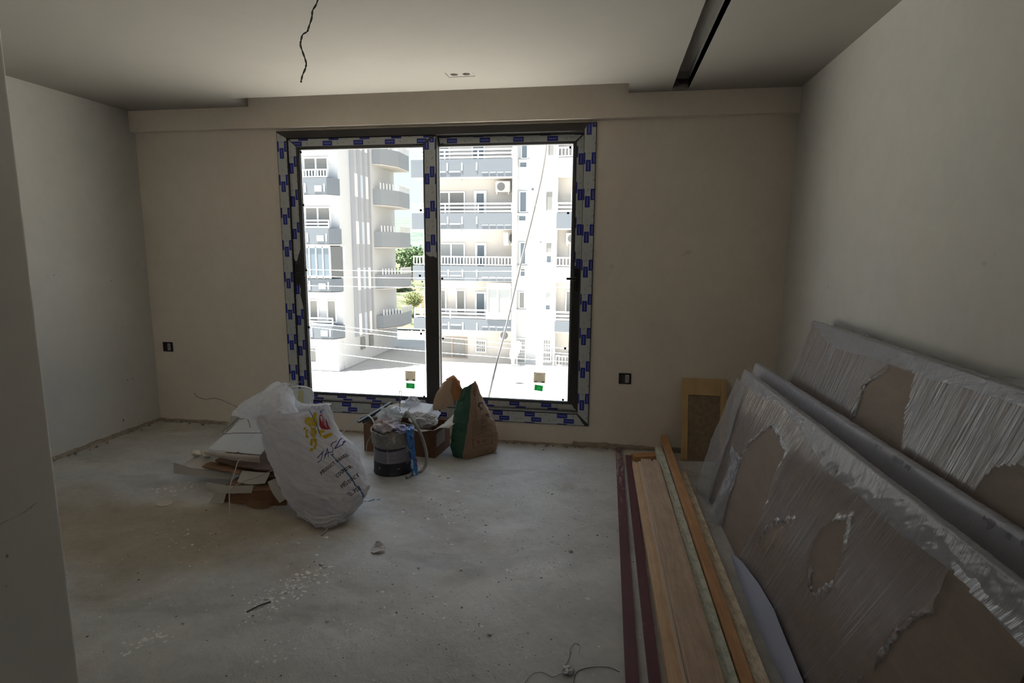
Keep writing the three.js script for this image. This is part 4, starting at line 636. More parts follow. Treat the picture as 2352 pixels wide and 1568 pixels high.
const sackTex = canvasTex(1080, 1200, (g, w, h) => {
  const k = 4; g.scale(k, k); g.fillStyle = 'rgb(232,229,232)'; g.fillRect(0, 0, 270, 300);
  seed = 31; for (let q = 0; q < 260; q++) { g.fillStyle = `rgba(${rnd() < 0.6 ? '178,166,156' : '244,244,247'},${rr(0.02, 0.08)})`; g.beginPath(); g.ellipse(rnd() * 270, rnd() * 300, rr(4, 30), rr(2, 9), rr(0, 3), 0, 6.3); g.fill(); }
  for (let q = 0; q < 90; q++) { g.fillStyle = `rgba(120,104,90,${rr(0.03, 0.12)})`; g.fillRect(rnd() * 270, rnd() * 300, rr(0.5, 3), rr(0.5, 2)); }
  // layout grid of the print: [left x, left y, right x, right y] of successive rows of the sack from the bottom up
  const rows = [[735, 1217, 765, 1216], [708, 1200, 790, 1200], [690, 1180, 812, 1178], [672, 1150, 832, 1150], [655, 1120, 846, 1120], [640, 1085, 842, 1095], [628, 1050, 826, 1062], [615, 1015, 808, 1030], [605, 985, 780, 1000], [598, 962, 762, 965], [594, 948, 748, 932]];
  const row = (t) => { const i = Math.min(9, Math.max(0, t * 10 | 0)), q = t * 10 - i; return [0, 1, 2, 3].map((c) => rows[i][c] + (rows[i + 1][c] - rows[i][c]) * q); };
  const find = (x, y) => { let lo = 0, hi = 1; for (let m = 0; m < 18; m++) { const mid = (lo + hi) / 2, r = row(mid), yy = r[1] + (r[3] - r[1]) * (x - r[0]) / (r[2] - r[0]); if (yy > y) lo = mid; else hi = mid; } const v = (lo + hi) / 2, r = row(v); return [(x - r[0]) / (r[2] - r[0]), v]; };
  const P = (x, y) => { const t = clamp((y - 940) / 150), [f0] = find(x, y), k = Math.sqrt(Math.max(0, 1 - (2 * clamp(f0) - 1) ** 2)), [f, v] = find(x + (20 + 6 * t) * k * Math.sqrt(clamp(1.05 - f0)), y - (2 + 26 * t) * k); return [f * 270, (1 - v) * 300]; };
  const poly = (pts, c) => { g.fillStyle = c; g.beginPath(); pts.forEach((p, i) => { const [x, y] = P(...p); i ? g.lineTo(x, y) : g.moveTo(x, y); }); g.fill(); };
  const Y = 'rgb(205,172,28)';
  // rampant heraldic beast in yellow, as broken printed patches, with a red shield
  poly([[707, 958], [716, 953], [724, 956], [728, 946], [734, 944], [736, 956], [738, 972], [733, 980], [728, 974], [722, 978], [714, 972], [708, 968]], Y);
  poly([[706, 978], [712, 976], [711, 983], [706, 985]], Y); poly([[711, 984], [716, 982], [715, 996], [720, 1001], [717, 1005], [712, 1002]], Y);
  poly([[722, 978], [732, 980], [738, 990], [733, 1004], [726, 1002], [722, 992]], Y); poly([[723, 1006], [731, 1004], [737, 1008], [738, 1022], [735, 1033], [731, 1030], [733, 1016], [729, 1012], [728, 1024], [723, 1022]], Y);
  poly([[724, 1029], [731, 1029], [731, 1036], [723, 1037]], Y); poly([[739, 984], [756, 986], [752, 992], [747, 992], [750, 1003], [744, 1000]], Y); poly([[751, 998], [767, 992], [770, 999], [757, 1007], [751, 1004]], Y);
  g.strokeStyle = 'rgba(214,212,214,0.9)'; g.lineWidth = 0.9; for (const [a, b] of [[[712, 958], [718, 972]], [[720, 958], [724, 975]], [[728, 984], [732, 998]], [[726, 1008], [732, 1020]]]) { g.beginPath(); g.moveTo(...P(...a)); g.lineTo(...P(...b)); g.stroke(); }
  seed = 17; for (let q = 0; q < 34; q++) { const cx = rr(707, 740), cy = rr(950, 1034); g.strokeStyle = 'rgba(232,229,232,0.95)'; g.lineWidth = rr(0.5, 1.2); const a = P(cx, cy), b = P(cx + rr(-3, 3), cy + rr(2, 6)), c = P(cx + rr(-5, 5), cy + rr(4, 9)); g.beginPath(); g.moveTo(...a); g.quadraticCurveTo(...b, ...c); g.stroke(); }
  poly([[741, 951], [748, 949], [757, 966], [765, 984], [748, 983], [741, 975]], 'rgb(176,40,48)'); poly([[744, 954], [747, 953], [748, 964], [745, 965]], 'rgb(214,212,214)'); poly([[743, 940], [749, 940], [748, 948], [743, 947]], 'rgb(40,56,140)');
  g.strokeStyle = 'rgb(62,120,176)'; g.lineWidth = 2.6; g.lineCap = 'round'; g.beginPath(); g.moveTo(...P(717, 934)); g.lineTo(...P(735, 972)); g.lineTo(...P(742, 992)); g.stroke(); g.beginPath(); g.moveTo(...P(773, 1046)); g.lineTo(...P(800, 1078)); g.lineTo(...P(824, 1114)); g.lineTo(...P(836, 1140)); g.lineTo(...P(842, 1160)); g.stroke();
  const txt = (s, x, y, size, ang, c, font = 'bold') => { let q = 0; for (const ch of s) { const X = x + q * Math.cos(ang), Z = y + q * Math.sin(ang), o = P(X, Z); if (o[0] > 262) break; const ex = P(X + 1, Z), ey = P(X, Z + 1); g.save(); g.transform(ex[0] - o[0], ex[1] - o[1], ey[0] - o[0], ey[1] - o[1], o[0], o[1]); g.rotate(ang); g.fillStyle = c; g.font = `${font} ${size}px sans-serif`; g.scale(0.82, 1); g.fillText(ch, 0, 0); const w = g.measureText(ch).width * 0.82; g.restore(); q += w; } };
  txt('PRODUCT NAME:', 750, 1096, 11.5, -0.70, 'rgb(48,44,44)'); txt('S', 801, 1056, 9, -0.6, 'rgb(120,124,134)', 'italic'); txt('COUNTRY OF O', 786, 1102, 11.5, -0.68, 'rgb(48,44,44)'); txt('PRODUCTION DATE', 797, 1126, 11.5, -0.70, 'rgb(70,66,68)'); txt('EXPIRY DATE', 816, 1141, 11.5, -0.70, 'rgb(70,66,68)');
  // felt-pen writing
  g.strokeStyle = 'rgb(62,52,128)'; g.lineWidth = 1.35; g.lineJoin = 'round'; const st = (pts) => { g.beginPath(); pts.forEach((p, i) => (i ? g.lineTo(...P(...p)) : g.moveTo(...P(...p)))); g.stroke(); };
  st([[741, 1053], [754, 1036]]); st([[752, 1040], [749, 1060]]); st([[742, 1064], [747, 1061]]);
  st([[756, 1056], [762, 1030], [766, 1050]]); st([[757, 1046], [767, 1040]]);
  st([[777, 1015], [771, 1018], [769, 1025], [775, 1030], [775, 1038], [768, 1041]]); st([[774, 1041], [777, 1044], [774, 1047]]);
  st([[783, 1008], [779, 1032], [787, 1025]]); st([[788, 1027], [790, 1006], [797, 1022]]); st([[787, 1020], [799, 1013]]);
});
const mSack = phys([1, 1, 1], 0.92, { map: sackTex, bumpMap: weave, bumpScale: 0.0008, transmission: 0.42, thickness: 0 });
const mSackPlain = phys([0.80, 0.79, 0.82], 0.92, { transmission: 0.42, thickness: 0 });
{
  const R = [[2.50, 0.006, 2.575, 0.008, 1.70, 0.02], [2.389, 0.006, 2.616, 0.012, 1.64, 0.045], [2.306, 0.012, 2.65, 0.041, 1.58, 0.075], [2.223, 0.056, 2.68, 0.094, 1.52, 0.115], [2.147, 0.115, 2.699, 0.158, 1.47, 0.15], [2.076, 0.19, 2.668, 0.205, 1.42, 0.17], [2.014, 0.269, 2.602, 0.275, 1.37, 0.18], [1.954, 0.354, 2.534, 0.348, 1.33, 0.165], [1.909, 0.43, 2.44, 0.418, 1.30, 0.14], [1.872, 0.487, 2.375, 0.506, 1.27, 0.115], [1.849, 0.521, 2.327, 0.594, 1.25, 0.10]];
  const at = (v, k) => { const x = clamp(v) * (R.length - 1), i = Math.min(R.length - 2, x | 0), f = x - i, p = (q) => R[clamp(q, 0, R.length - 1)][k], a = p(i - 1), b = p(i), c = p(i + 1), d = p(i + 2); return 0.5 * (2 * b + (c - a) * f + (2 * a - 5 * b + 4 * c - d) * f * f + (3 * b - a - 3 * c + d) * f * f * f); };
  const t = thing('woven_sack', 'white woven plastic sack with yellow and red print and handwriting, leaning on the rubble', 'sack');
  const body = (u, v) => {
    const a = u * Math.PI * 2, xl = at(v, 0), yl = at(v, 1), xr = at(v, 2), yr = at(v, 3), z = at(v, 4), d = at(v, 5), c = Math.cos(a), s = Math.sin(a), e = 0.82, cc = Math.sign(c) * Math.abs(c) ** e, ss = Math.sign(s) * Math.abs(s) ** e;
    let x = (xl + xr) / 2 + (xr - xl) / 2 * cc, y = (yl + yr) / 2 + (yr - yl) / 2 * cc, zz = z + d * ss;
    // slack folds pulled towards the tied bottom, sharper creases low down
    const low = 1 - sstep(0.0, 0.55, v), w = 0.05 * nf(v * 170 + x * 40, a * 26 + 40) * (0.5 + low) + 0.014 * Math.sin(v * 52 + 9 * nf(a * 40, v * 30) + a * 1.5) * low + 0.034 * nf(v * 420 + a * 90, a * 60) + 0.02 * nf(v * 900 - a * 160, a * 150) - 0.014 * Math.abs(nz(v * 9 + a * 0.7, a * 1.6 - v * 4, 5));
    x += w * c * 0.8; zz += w * s; y += 0.35 * w; return [x, Math.max(0.003, y), zz];
  };
  part('body', sheet(150, 130, body, null, (u, v) => { const c = Math.cos(u * Math.PI * 2), k = Math.sign(c) * Math.abs(c) ** 0.82; return u <= 0.5 ? [(k + 1) / 2, v] : [0.04 * (k + 1), v]; }), mSack, t);
  part('tied_bottom', patch([[[2.40, 0.012, 1.665], [2.50, 0.010, 1.725], [2.59, 0.012, 1.70]], [[2.39, 0.045, 1.675], [2.50, 0.040, 1.735], [2.61, 0.045, 1.69]], [[2.38, 0.075, 1.665], [2.49, 0.066, 1.715], [2.62, 0.075, 1.67]]], 40, 14, { noise: 0.02, f: 14, fold: (p, u, v) => { p.z += 0.008 * Math.sin(v * 16 + 4 * nf(u * 60, v * 40)); } }), mSackPlain, t);
  part('tie', tube([[2.56, 0.012, 1.735], [2.562, 0.006, 1.765], [2.555, 0.006, 1.80]], 0.004, 8, 6), mSackPlain, t);
  // mouth of the sack folded back over the rubble
  part('mouth_flap', patch([
    [[1.60, 0.47, 1.18], [1.78, 0.47, 1.24], [1.93, 0.505, 1.34], [2.10, 0.53, 1.36], [2.21, 0.545, 1.33]],
    [[1.58, 0.50, 1.10], [1.74, 0.545, 1.18], [1.90, 0.57, 1.27], [2.05, 0.575, 1.28], [2.17, 0.55, 1.26]],
    [[1.62, 0.535, 1.04], [1.76, 0.61, 1.10], [1.90, 0.655, 1.17], [2.00, 0.64, 1.19], [2.11, 0.56, 1.20]],
    [[1.67, 0.54, 1.00], [1.80, 0.645, 1.05], [1.915, 0.70, 1.08], [1.99, 0.685, 1.10], [2.07, 0.575, 1.14]]], 110, 60, { noise: 0.022, f: 8, fold: (p, u, v) => { const q = Math.abs(Math.sin(u * 13 + 5 * nf(v * 60, u * 60))), e = Math.abs(Math.sin(u * 31 + 3 * nf(v * 90 + 50, u * 90))); p.z += (0.030 * (1 - q) + 0.010 * (1 - e)) * (0.35 + v * 0.8); p.y += 0.006 * nf(u * 300, v * 200); } }), mSackPlain, t);
  part('mouth_lining', patch([
    [[1.86, 0.50, 1.16], [2.05, 0.50, 1.12], [2.22, 0.52, 1.10], [2.33, 0.585, 1.16]],
    [[1.88, 0.56, 1.13], [2.05, 0.53, 1.10], [2.2, 0.55, 1.09], [2.33, 0.60, 1.2]],
    [[1.92, 0.66, 1.09], [2.03, 0.60, 1.10], [2.14, 0.555, 1.14], [2.30, 0.598, 1.26]]], 40, 20, { noise: 0.03, f: 12, sd: 5 }), mSackPlain, t);
  seed = 99; const fr = []; for (let k = 0; k < 26; k++) { const q = k < 16, b = q ? [1.93 + 0.10 * rnd(), 0.685 - 0.04 * rnd(), 1.09 + 0.03 * rnd()] : [2.25 + 0.08 * rnd(), 0.575 + 0.02 * rnd(), 1.26], a = q ? rr(-0.3, 1.5) : rr(-0.6, 0.4), L = q ? rr(0.03, 0.075) : rr(0.06, 0.16); fr.push(q ? tube([b, [b[0] + L * 0.5 * Math.sin(a), b[1] + L * 0.55 * Math.cos(a), b[2] + 0.01], [b[0] + L * Math.sin(a + 0.2), b[1] + L * Math.cos(a + 0.2), b[2]]], 0.0011, 8, 4) : tube([b, [b[0] + 0.04, b[1] + 0.02, b[2] + 0.05], [b[0] + 0.07, b[1] - L * 0.4, b[2] + 0.07], [b[0] + 0.075 + 0.02 * rnd(), b[1] - L, b[2] + 0.07]], 0.0011, 12, 4)); }
  const fp = part('frayed_threads', fr, mSackPlain, t); fp.userData.kind = 'stuff';
}
// flattened cartons, trim strips and a white moulded cover under the sack
const cardTex = dataTex(256, 256, (i, j) => { const v = 1 + 0.1 * nf(i * 1.5, j * 1.5) + 0.06 * Math.sin(i * 0.8) * 0.3 + 0.08 * nf(i * 9, j * 9); return [0.50 * v, 0.37 * v, 0.275 * v]; }, { rep: [2, 2] });
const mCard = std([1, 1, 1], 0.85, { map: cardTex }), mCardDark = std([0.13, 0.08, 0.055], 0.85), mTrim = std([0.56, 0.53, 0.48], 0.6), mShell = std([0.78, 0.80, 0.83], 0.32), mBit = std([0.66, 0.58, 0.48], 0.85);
{
  const flat = (name, label, cat, rows, mat, th = 0.004, noise = 0.008, nu = 24, nv = 10) => solo(name, label, cat, patch(rows, nu, nv, { th, noise, f: 14, sd: rows[0][0][0] * 7 }), mat, 'offcuts in the rubble pile');
  { const t = thing('crushed_carton', 'crushed brown carton at the bottom of the rubble pile', 'carton', [1.72, 0, 1.50]); t.rotation.y = 0.06;
    part('front_side', patch([[[0, 0.003, 0.0], [0.2, 0.003, 0.03], [0.44, 0.003, 0.01]], [[0, 0.09, -0.02], [0.22, 0.085, 0.0], [0.43, 0.10, -0.02]]], 24, 8, { th: 0.004, noise: 0.01, f: 14 }), mCard, t);
    part('top_side', patch([[[0, 0.092, -0.02], [0.22, 0.088, 0], [0.43, 0.10, -0.02]], [[0, 0.085, -0.35], [0.22, 0.08, -0.35], [0.46, 0.10, -0.33]]], 20, 10, { th: 0.004, noise: 0.01, f: 14 }), mCard, t);
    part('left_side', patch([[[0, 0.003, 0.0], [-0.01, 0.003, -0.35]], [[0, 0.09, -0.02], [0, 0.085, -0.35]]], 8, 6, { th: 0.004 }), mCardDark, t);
    part('torn_flap', patch([[[0.22, 0.05, 0.03], [0.30, 0.045, 0.05], [0.36, 0.05, 0.03]], [[0.20, 0.004, 0.05], [0.30, 0.004, 0.075], [0.35, 0.004, 0.05]]], 12, 6, { th: 0.003, noise: 0.01 }), mCard, t);
    part('pale_flap', patch([[[-0.065, 0.004, 0.03], [0.03, 0.004, 0.03]], [[-0.02, 0.085, 0.0], [0.045, 0.085, 0.0]]], 8, 8, { th: 0.003 }), mTrim, t); }
  flat('trim_strip', 'white trim strip lying across the front of the crushed carton', 'strip', [[[1.62, 0.122, 1.49], [1.78, 0.118, 1.51], [1.945, 0.125, 1.49]], [[1.615, 0.075, 1.505], [1.78, 0.07, 1.52], [1.935, 0.078, 1.50]]], mTrim, 0.004, 0.004);
  flat('trim_strip', 'short white trim strip angled down beside the sack', 'strip', [[[2.035, 0.150, 1.48], [2.08, 0.100, 1.51], [2.14, 0.04, 1.53]], [[2.08, 0.172, 1.47], [2.13, 0.12, 1.50], [2.178, 0.066, 1.52]]], mTrim, 0.006, 0.002);
  flat('trim_strip', 'pale folded strip in the middle of the rubble pile', 'strip', [[[1.78, 0.155, 1.36], [1.88, 0.16, 1.37], [1.98, 0.158, 1.36]], [[1.78, 0.105, 1.42], [1.88, 0.10, 1.43], [1.975, 0.108, 1.42]]], mTrim, 0.004, 0.004);
  flat('carton_sheet', 'brown carton sheet sandwiched in the rubble pile', 'carton', [[[1.42, 0.135, 1.28], [1.7, 0.13, 1.34], [2.05, 0.145, 1.38]], [[1.42, 0.14, 0.95], [1.7, 0.15, 0.95], [2.05, 0.16, 0.98]]], mCard, 0.005, 0.02, 30, 14);
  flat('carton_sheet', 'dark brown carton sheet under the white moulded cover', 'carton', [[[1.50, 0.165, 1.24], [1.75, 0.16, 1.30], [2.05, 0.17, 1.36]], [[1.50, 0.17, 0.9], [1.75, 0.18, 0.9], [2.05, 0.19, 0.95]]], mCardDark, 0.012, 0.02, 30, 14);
  { const t = thing('trim_profile', 'long white angle profile sticking out to the left of the rubble pile', 'profile', null, 'offcuts in the rubble pile');
    part('upper_face', patch([[[1.27, 0.142, 1.14], [1.42, 0.150, 1.15], [1.60, 0.150, 1.20]], [[1.225, 0.105, 1.245], [1.42, 0.100, 1.265], [1.645, 0.094, 1.28]]], 20, 8, { th: 0.004, noise: 0.003 }), mTrim, t);
    part('lower_face', patch([[[1.17, 0.125, 1.235], [1.40, 0.100, 1.255], [1.645, 0.094, 1.275]], [[1.175, 0.052, 1.245], [1.42, 0.048, 1.262], [1.645, 0.056, 1.28]]], 20, 6, { th: 0.004, noise: 0.003 }), mTrim, t); }
  seed = 3; for (const [x, y, z, r, w] of [[1.275, 0.165, 1.14, 0.036, 'leftmost'], [1.325, 0.172, 1.12, 0.026, 'middle'], [1.372, 0.168, 1.16, 0.03, 'rightmost']]) { const g = new THREE.IcosahedronGeometry(r, 2); g.scale(1.3, 0.55, 0.9); solo('plaster_lump', `${w} of three plaster lumps resting on the white angle profile`, 'plaster', jitter(g.translate(x, y, z), 0.012, 30), mBit, 'plaster lumps'); }
  { // moulded white cover: sloping ribbed top, rolled front lip
    const t = thing('moulded_cover', 'white moulded plastic cover with sloping ribbed top on the rubble pile', 'plastic cover');
    part('top', patch([[[1.395, 0.215, 1.18], [1.60, 0.222, 1.21], [1.83, 0.225, 1.23]], [[1.43, 0.262, 1.12], [1.62, 0.262, 1.15], [1.85, 0.27, 1.17]], [[1.46, 0.32, 0.99], [1.64, 0.325, 1.01], [1.86, 0.335, 1.04]], [[1.49, 0.44, 0.86], [1.66, 0.455, 0.88], [1.86, 0.465, 0.92]]], 60, 36, { th: 0.004, noise: 0.004, fold: (p, u, v) => { p.y += 0.006 * Math.exp(-(((u - 0.32) / 0.02) ** 2)) + 0.006 * Math.exp(-(((u - 0.62) / 0.02) ** 2)) + 0.008 * Math.exp(-(((u - 0.06) / 0.03) ** 2)); } }), mShell, t);
    part('lip', patch([[[1.385, 0.205, 1.195], [1.60, 0.214, 1.222], [1.832, 0.220, 1.24]], [[1.378, 0.198, 1.195], [1.60, 0.200, 1.232], [1.835, 0.21, 1.248]], [[1.43, 0.178, 1.19], [1.62, 0.172, 1.225], [1.828, 0.172, 1.24]]], 40, 8, { th: 0.004, noise: 0.006, f: 18 }), std([0.64, 0.57, 0.51], 0.6), t); }  // lip tinted browner than the cover, its shade put into the colour
  solo('plastic_sheet', 'translucent milky plastic sheet draped behind the moulded cover', 'plastic sheet', patch([[[1.40, 0.21, 1.02], [1.50, 0.24, 0.96], [1.62, 0.30, 0.92]], [[1.425, 0.36, 0.97], [1.53, 0.44, 0.92], [1.68, 0.47, 0.90]], [[1.50, 0.48, 0.93], [1.60, 0.515, 0.90], [1.74, 0.51, 0.90]]], 24, 24, { noise: 0.03, f: 12 }), phys([0.72, 0.72, 0.68], 0.35, { transmission: 0.5, thickness: 0 }));
  { const t = thing('plastic_tray', 'milky translucent rectangular plastic tray standing behind the sack', 'tray', [1.86, 0.46, 0.93]); t.rotation.x = -0.12;
    const s = new THREE.Shape([[0, 0], [0.165, 0.015], [0.20, 0.12], [0.18, 0.155], [0.01, 0.15]].map((p) => new THREE.Vector2(...p))); const m = phys([0.80, 0.82, 0.80], 0.35, { transmission: 0.6, thickness: 0 });
    part('panel', new THREE.ExtrudeGeometry(s, { depth: 0.003, bevelEnabled: false }), m, t); part('rim', tube([[0, 0, 0], [0.165, 0.015, 0.004], [0.20, 0.12, 0.004], [0.18, 0.155, 0.004], [0.01, 0.15, 0.004]], 0.006, 40, 6, true), mShell, t); part('label', blk(0.085, 0.125, 0.02, 0.14, 0.0035, 0.0045), std([0.66, 0.65, 0.34], 0.6), t);
    const leg = part('stand', blk(0.03, 0.12, -0.46, 0.0, -0.02, 0.0), mCardDark, t); leg.geometry = patch([[[0.02, -0.455, 0.05], [0.14, -0.455, 0.05]], [[0.02, 0.02, 0], [0.14, 0.03, 0]]], 4, 8, { th: 0.01 }); leg.name = 'carton_backing'; }
  const mWire = std([0.22, 0.2, 0.18], 0.5), mCord = std([0.50, 0.47, 0.41], 0.7);
  solo('thin_wire', 'thin grey wire sticking out from the rubble pile in front of the wall', 'wire', tube([[1.184, 0.565, 1.0], [1.19, 0.545, 1.0], [1.262, 0.522, 1.0], [1.349, 0.532, 1.0], [1.45, 0.503, 1.0], [1.55, 0.454, 1.0], [1.61, 0.39, 1.02], [1.63, 0.34, 1.03]], 0.0024, 50, 6), mWire);
  solo('thin_wire', 'dark wire stretched over the white moulded cover', 'wire', tube([[1.61, 0.475, 1.00], [1.56, 0.41, 1.08], [1.475, 0.318, 1.12], [1.56, 0.318, 1.10], [1.68, 0.322, 1.09], [1.85, 0.335, 1.10]], 0.0024, 60, 6), mWire);
  solo('cord', 'cream cord hanging from the rubble pile down to the floor', 'cord', tube([[1.80, 0.215, 1.33], [1.793, 0.248, 1.40], [1.815, 0.209, 1.48], [1.844, 0.137, 1.58], [1.894, 0.088, 1.66], [1.936, 0.04, 1.72], [1.961, 0.006, 1.76]], 0.0033, 50, 7), mCord);
  solo('cord', 'short cream cord looping over the middle of the rubble pile', 'cord', tube([[2.06, 0.215, 1.40], [1.99, 0.185, 1.46], [1.89, 0.155, 1.52], [1.848, 0.13, 1.585]], 0.0028, 30, 7), mCord);
}
// paint tin with its rubbish
{
  const t = thing('paint_tin', 'dented grey paint tin with printed label and dark base, filled with rubbish', 'tin', [2.592, 0, 0.775]);
  const dent = (g, amp) => { const p = g.attributes.position; for (let i = 0; i < p.count; i++) { const x = p.getX(i), y = p.getY(i), z = p.getZ(i), a = Math.atan2(z, x), k = sstep(0.14, 0.31, y), w = amp * k * (Math.sin(a * 2 + 0.8) * 0.5 + 0.6 * nz(Math.cos(a) * 1.6, Math.sin(a) * 1.6, y * 3)); p.setXYZ(i, x * (1 + w), y - 0.02 * k * nz(Math.cos(a) * 1.3 + 4, Math.sin(a) * 1.3), z * (1 + w)); } g.computeVertexNormals(); return g; };
  const lat = (pts) => new THREE.LatheGeometry(pts.map((p) => new THREE.Vector2(...p)), 64);
  const mTin = std([1, 1, 1], 0.38, { metalness: 0.55, map: dataTex(512, 256, (i, j) => { const v = 0.56 + 0.12 * nf(i * 2, j * 2) + 0.1 * nf(i * 10, j * 3), d = sstep(0.12, 0.3, nf(i * 3 + 60, j * 0.7) + 0.3 * nf(i * 11, j * 4)); return [lerp(v, 0.74, d), lerp(v * 0.97, 0.71, d), lerp(v * 0.92, 0.66, d)]; }) });
  part('upper_wall', dent(lat([[0.137, 0.185], [0.139, 0.20], [0.150, 0.225], [0.154, 0.27], [0.154, 0.305], [0.157, 0.309], [0.157, 0.314], [0.151, 0.314], [0.149, 0.30], [0.146, 0.23], [0.136, 0.20]]), 0.035), mTin, t);
  part('lower_wall', lat([[0.139, 0.185], [0.139, 0.09], [0.140, 0.06]]), mTin, t);
  part('inner_wall', lat([[0.134, 0.20], [0.134, 0.012], [0.001, 0.012]]), std([0.16, 0.15, 0.15], 0.6, { metalness: 0.3 }), t);
  part('dark_base', lat([[0.1402, 0.095], [0.1405, 0.03], [0.142, 0.012], [0.144, 0.008], [0.144, 0.002], [0.138, 0.001], [0.001, 0.004]]), std([1, 1, 1], 0.5, { map: dataTex(256, 128, (i, j) => { const d = sstep(0.22, 0.34, nf(i * 3, j * 5) + 0.25 * nf(i * 13, j * 13)); return [lerp(0.17, 0.62, d), lerp(0.165, 0.58, d), lerp(0.20, 0.56, d)]; }, { rep: [2, 1] }) }), t);
  const lab = canvasTex(512, 256, (g, w, h) => { g.fillStyle = 'rgb(140,138,146)'; g.fillRect(0, 0, w, h); g.fillStyle = 'rgb(52,52,66)'; g.beginPath(); g.moveTo(0, 0); g.lineTo(w, 0); g.lineTo(w, 20); g.quadraticCurveTo(w / 2, 60, 0, 34); g.fill(); g.fillStyle = 'rgb(170,170,176)'; g.fillRect(70, 26, 20, 4); g.fillStyle = 'rgba(70,70,84,0.7)'; for (let k = 0; k < 9; k++) g.fillRect(30, 62 + k * 19, 150 + (k * 71) % 260, 4); g.fillStyle = 'rgba(60,60,78,0.9)'; for (let k = 0; k < 7; k++) g.fillRect(34 + k * 17, 44, 8, 8); g.fillStyle = 'rgba(205,200,196,0.75)'; g.fillRect(250, 0, 7, h); g.fillRect(262, 90, 5, h - 90); });
  { const g = sheet(40, 1, (u, v) => { const a = -0.95 + 1.9 * u + 0.1; return [0.1412 * Math.sin(a), 0.098 + 0.105 * v - 0.004 * Math.cos(a * 2), 0.1412 * Math.cos(a)]; }); part('label', g, std([1, 1, 1], 0.6, { map: lab }), t); }
  part('handle', tube([[-0.15, 0.27, 0.0], [-0.168, 0.23, 0.05], [-0.165, 0.20, 0.09], [-0.15, 0.18, 0.13]], 0.0028, 20, 6), std([0.45, 0.44, 0.42], 0.4, { metalness: 0.6 }), t);
  const bagTex = canvasTex(256, 256, (g, w, h) => { g.fillStyle = 'rgb(206,198,204)'; g.fillRect(0, 0, w, h); seed = 71; const c = ['rgba(206,126,110,0.5)', 'rgba(150,146,180,0.5)', 'rgba(226,190,160,0.5)', 'rgba(240,238,240,0.7)']; for (let k = 0; k < 60; k++) { g.fillStyle = c[(rnd() * 4) | 0]; g.beginPath(); g.ellipse(rnd() * w, rnd() * h, rr(5, 34), rr(3, 14), rnd() * 3, 0, 6.3); g.fill(); } });
  const mBag = phys([1, 1, 1], 0.35, { map: bagTex }), mClear = phys([0.86, 0.88, 0.88], 0.2, { transmission: 0.55, thickness: 0 });
  const heap = (name, label, cat, c, r, sd, mat, amp = 0.75) => solo(name, label, cat, crumple(c, r, sd, amp), mat, 'rubbish in and round the tin');
  heap('crumpled_bag', 'crumpled white and pink printed bag at the front of the paint tin', 'bag', [2.555, 0.335, 0.80], [0.085, 0.055, 0.07], 3, mBag);
  heap('crumpled_bag', 'clear crumpled plastic bag heaped on top of the paint tin', 'bag', [2.55, 0.395, 0.72], [0.082, 0.065, 0.07], 9, mClear);
  heap('crumpled_paper', 'crumpled blue and white paper at the right rim of the paint tin', 'paper', [2.655, 0.318, 0.80], [0.05, 0.03, 0.05], 15, phys([0.42, 0.42, 0.62], 0.5));
  heap('crumpled_paper', 'grey brown crumpled paper filling the paint tin', 'paper', [2.59, 0.29, 0.77], [0.11, 0.045, 0.11], 21, std([0.20, 0.17, 0.15], 0.8), 0.3);
  solo('plastic_sleeve', 'blue and white plastic sleeve hanging over the side of the paint tin', 'plastic', patch([[[2.70, 0.33, 0.78], [2.735, 0.35, 0.80], [2.755, 0.34, 0.78]], [[2.725, 0.335, 0.87], [2.755, 0.33, 0.87], [2.772, 0.31, 0.84]], [[2.742, 0.20, 0.86], [2.762, 0.205, 0.885], [2.785, 0.20, 0.85]], [[2.750, 0.06, 0.85], [2.772, 0.055, 0.885], [2.80, 0.06, 0.85]], [[2.765, 0.008, 0.86], [2.785, 0.006, 0.89], [2.80, 0.008, 0.86]]], 20, 60, { noise: 0.02, f: 24, uvf: (u, v) => [u, v] }), phys([1, 1, 1], 0.25, { map: canvasTex(128, 512, (g, w, h) => { g.fillStyle = 'rgb(60,120,190)'; g.fillRect(0, 0, w, h); seed = 13; for (let k = 0; k < 30; k++) { g.fillStyle = ['rgba(200,216,230,0.8)', 'rgba(40,70,150,0.7)', 'rgba(90,60,140,0.5)'][k % 3]; g.fillRect(rr(0, w), rr(0, h), rr(6, 50), rr(10, 90)); } }) }));
  solo('corrugated_hose', 'grey flexible conduit looping from the tin to the floor', 'hose', (() => { const g = tube([[2.62, 0.36, 0.62], [2.665, 0.405, 0.66], [2.72, 0.36, 0.70], [2.79, 0.25, 0.72], [2.832, 0.12, 0.74], [2.835, 0.05, 0.76], [2.81, 0.014, 0.79], [2.76, 0.012, 0.86], [2.745, 0.012, 0.93]], 0.0115, 220, 10); const p = g.attributes.position, n = g.attributes.normal; for (let i = 0; i < p.count; i++) { const k = Math.floor(i / 11), w = 0.0014 * (k % 2 ? 1 : -1); p.setXYZ(i, p.getX(i) + n.getX(i) * w, p.getY(i) + n.getY(i) * w, p.getZ(i) + n.getZ(i) * w); } return g; })(), std([0.48, 0.46, 0.42], 0.6));
  solo('white_cable', 'white plastic cable bowing from the sack to the tin', 'cable', tube([[2.10, 0.16, 0.70], [2.13, 0.205, 0.64], [2.22, 0.294, 0.60], [2.309, 0.347, 0.60], [2.36, 0.336, 0.62], [2.42, 0.29, 0.68], [2.47, 0.25, 0.74]], 0.0055, 50, 8), std([0.72, 0.70, 0.66], 0.5));
}
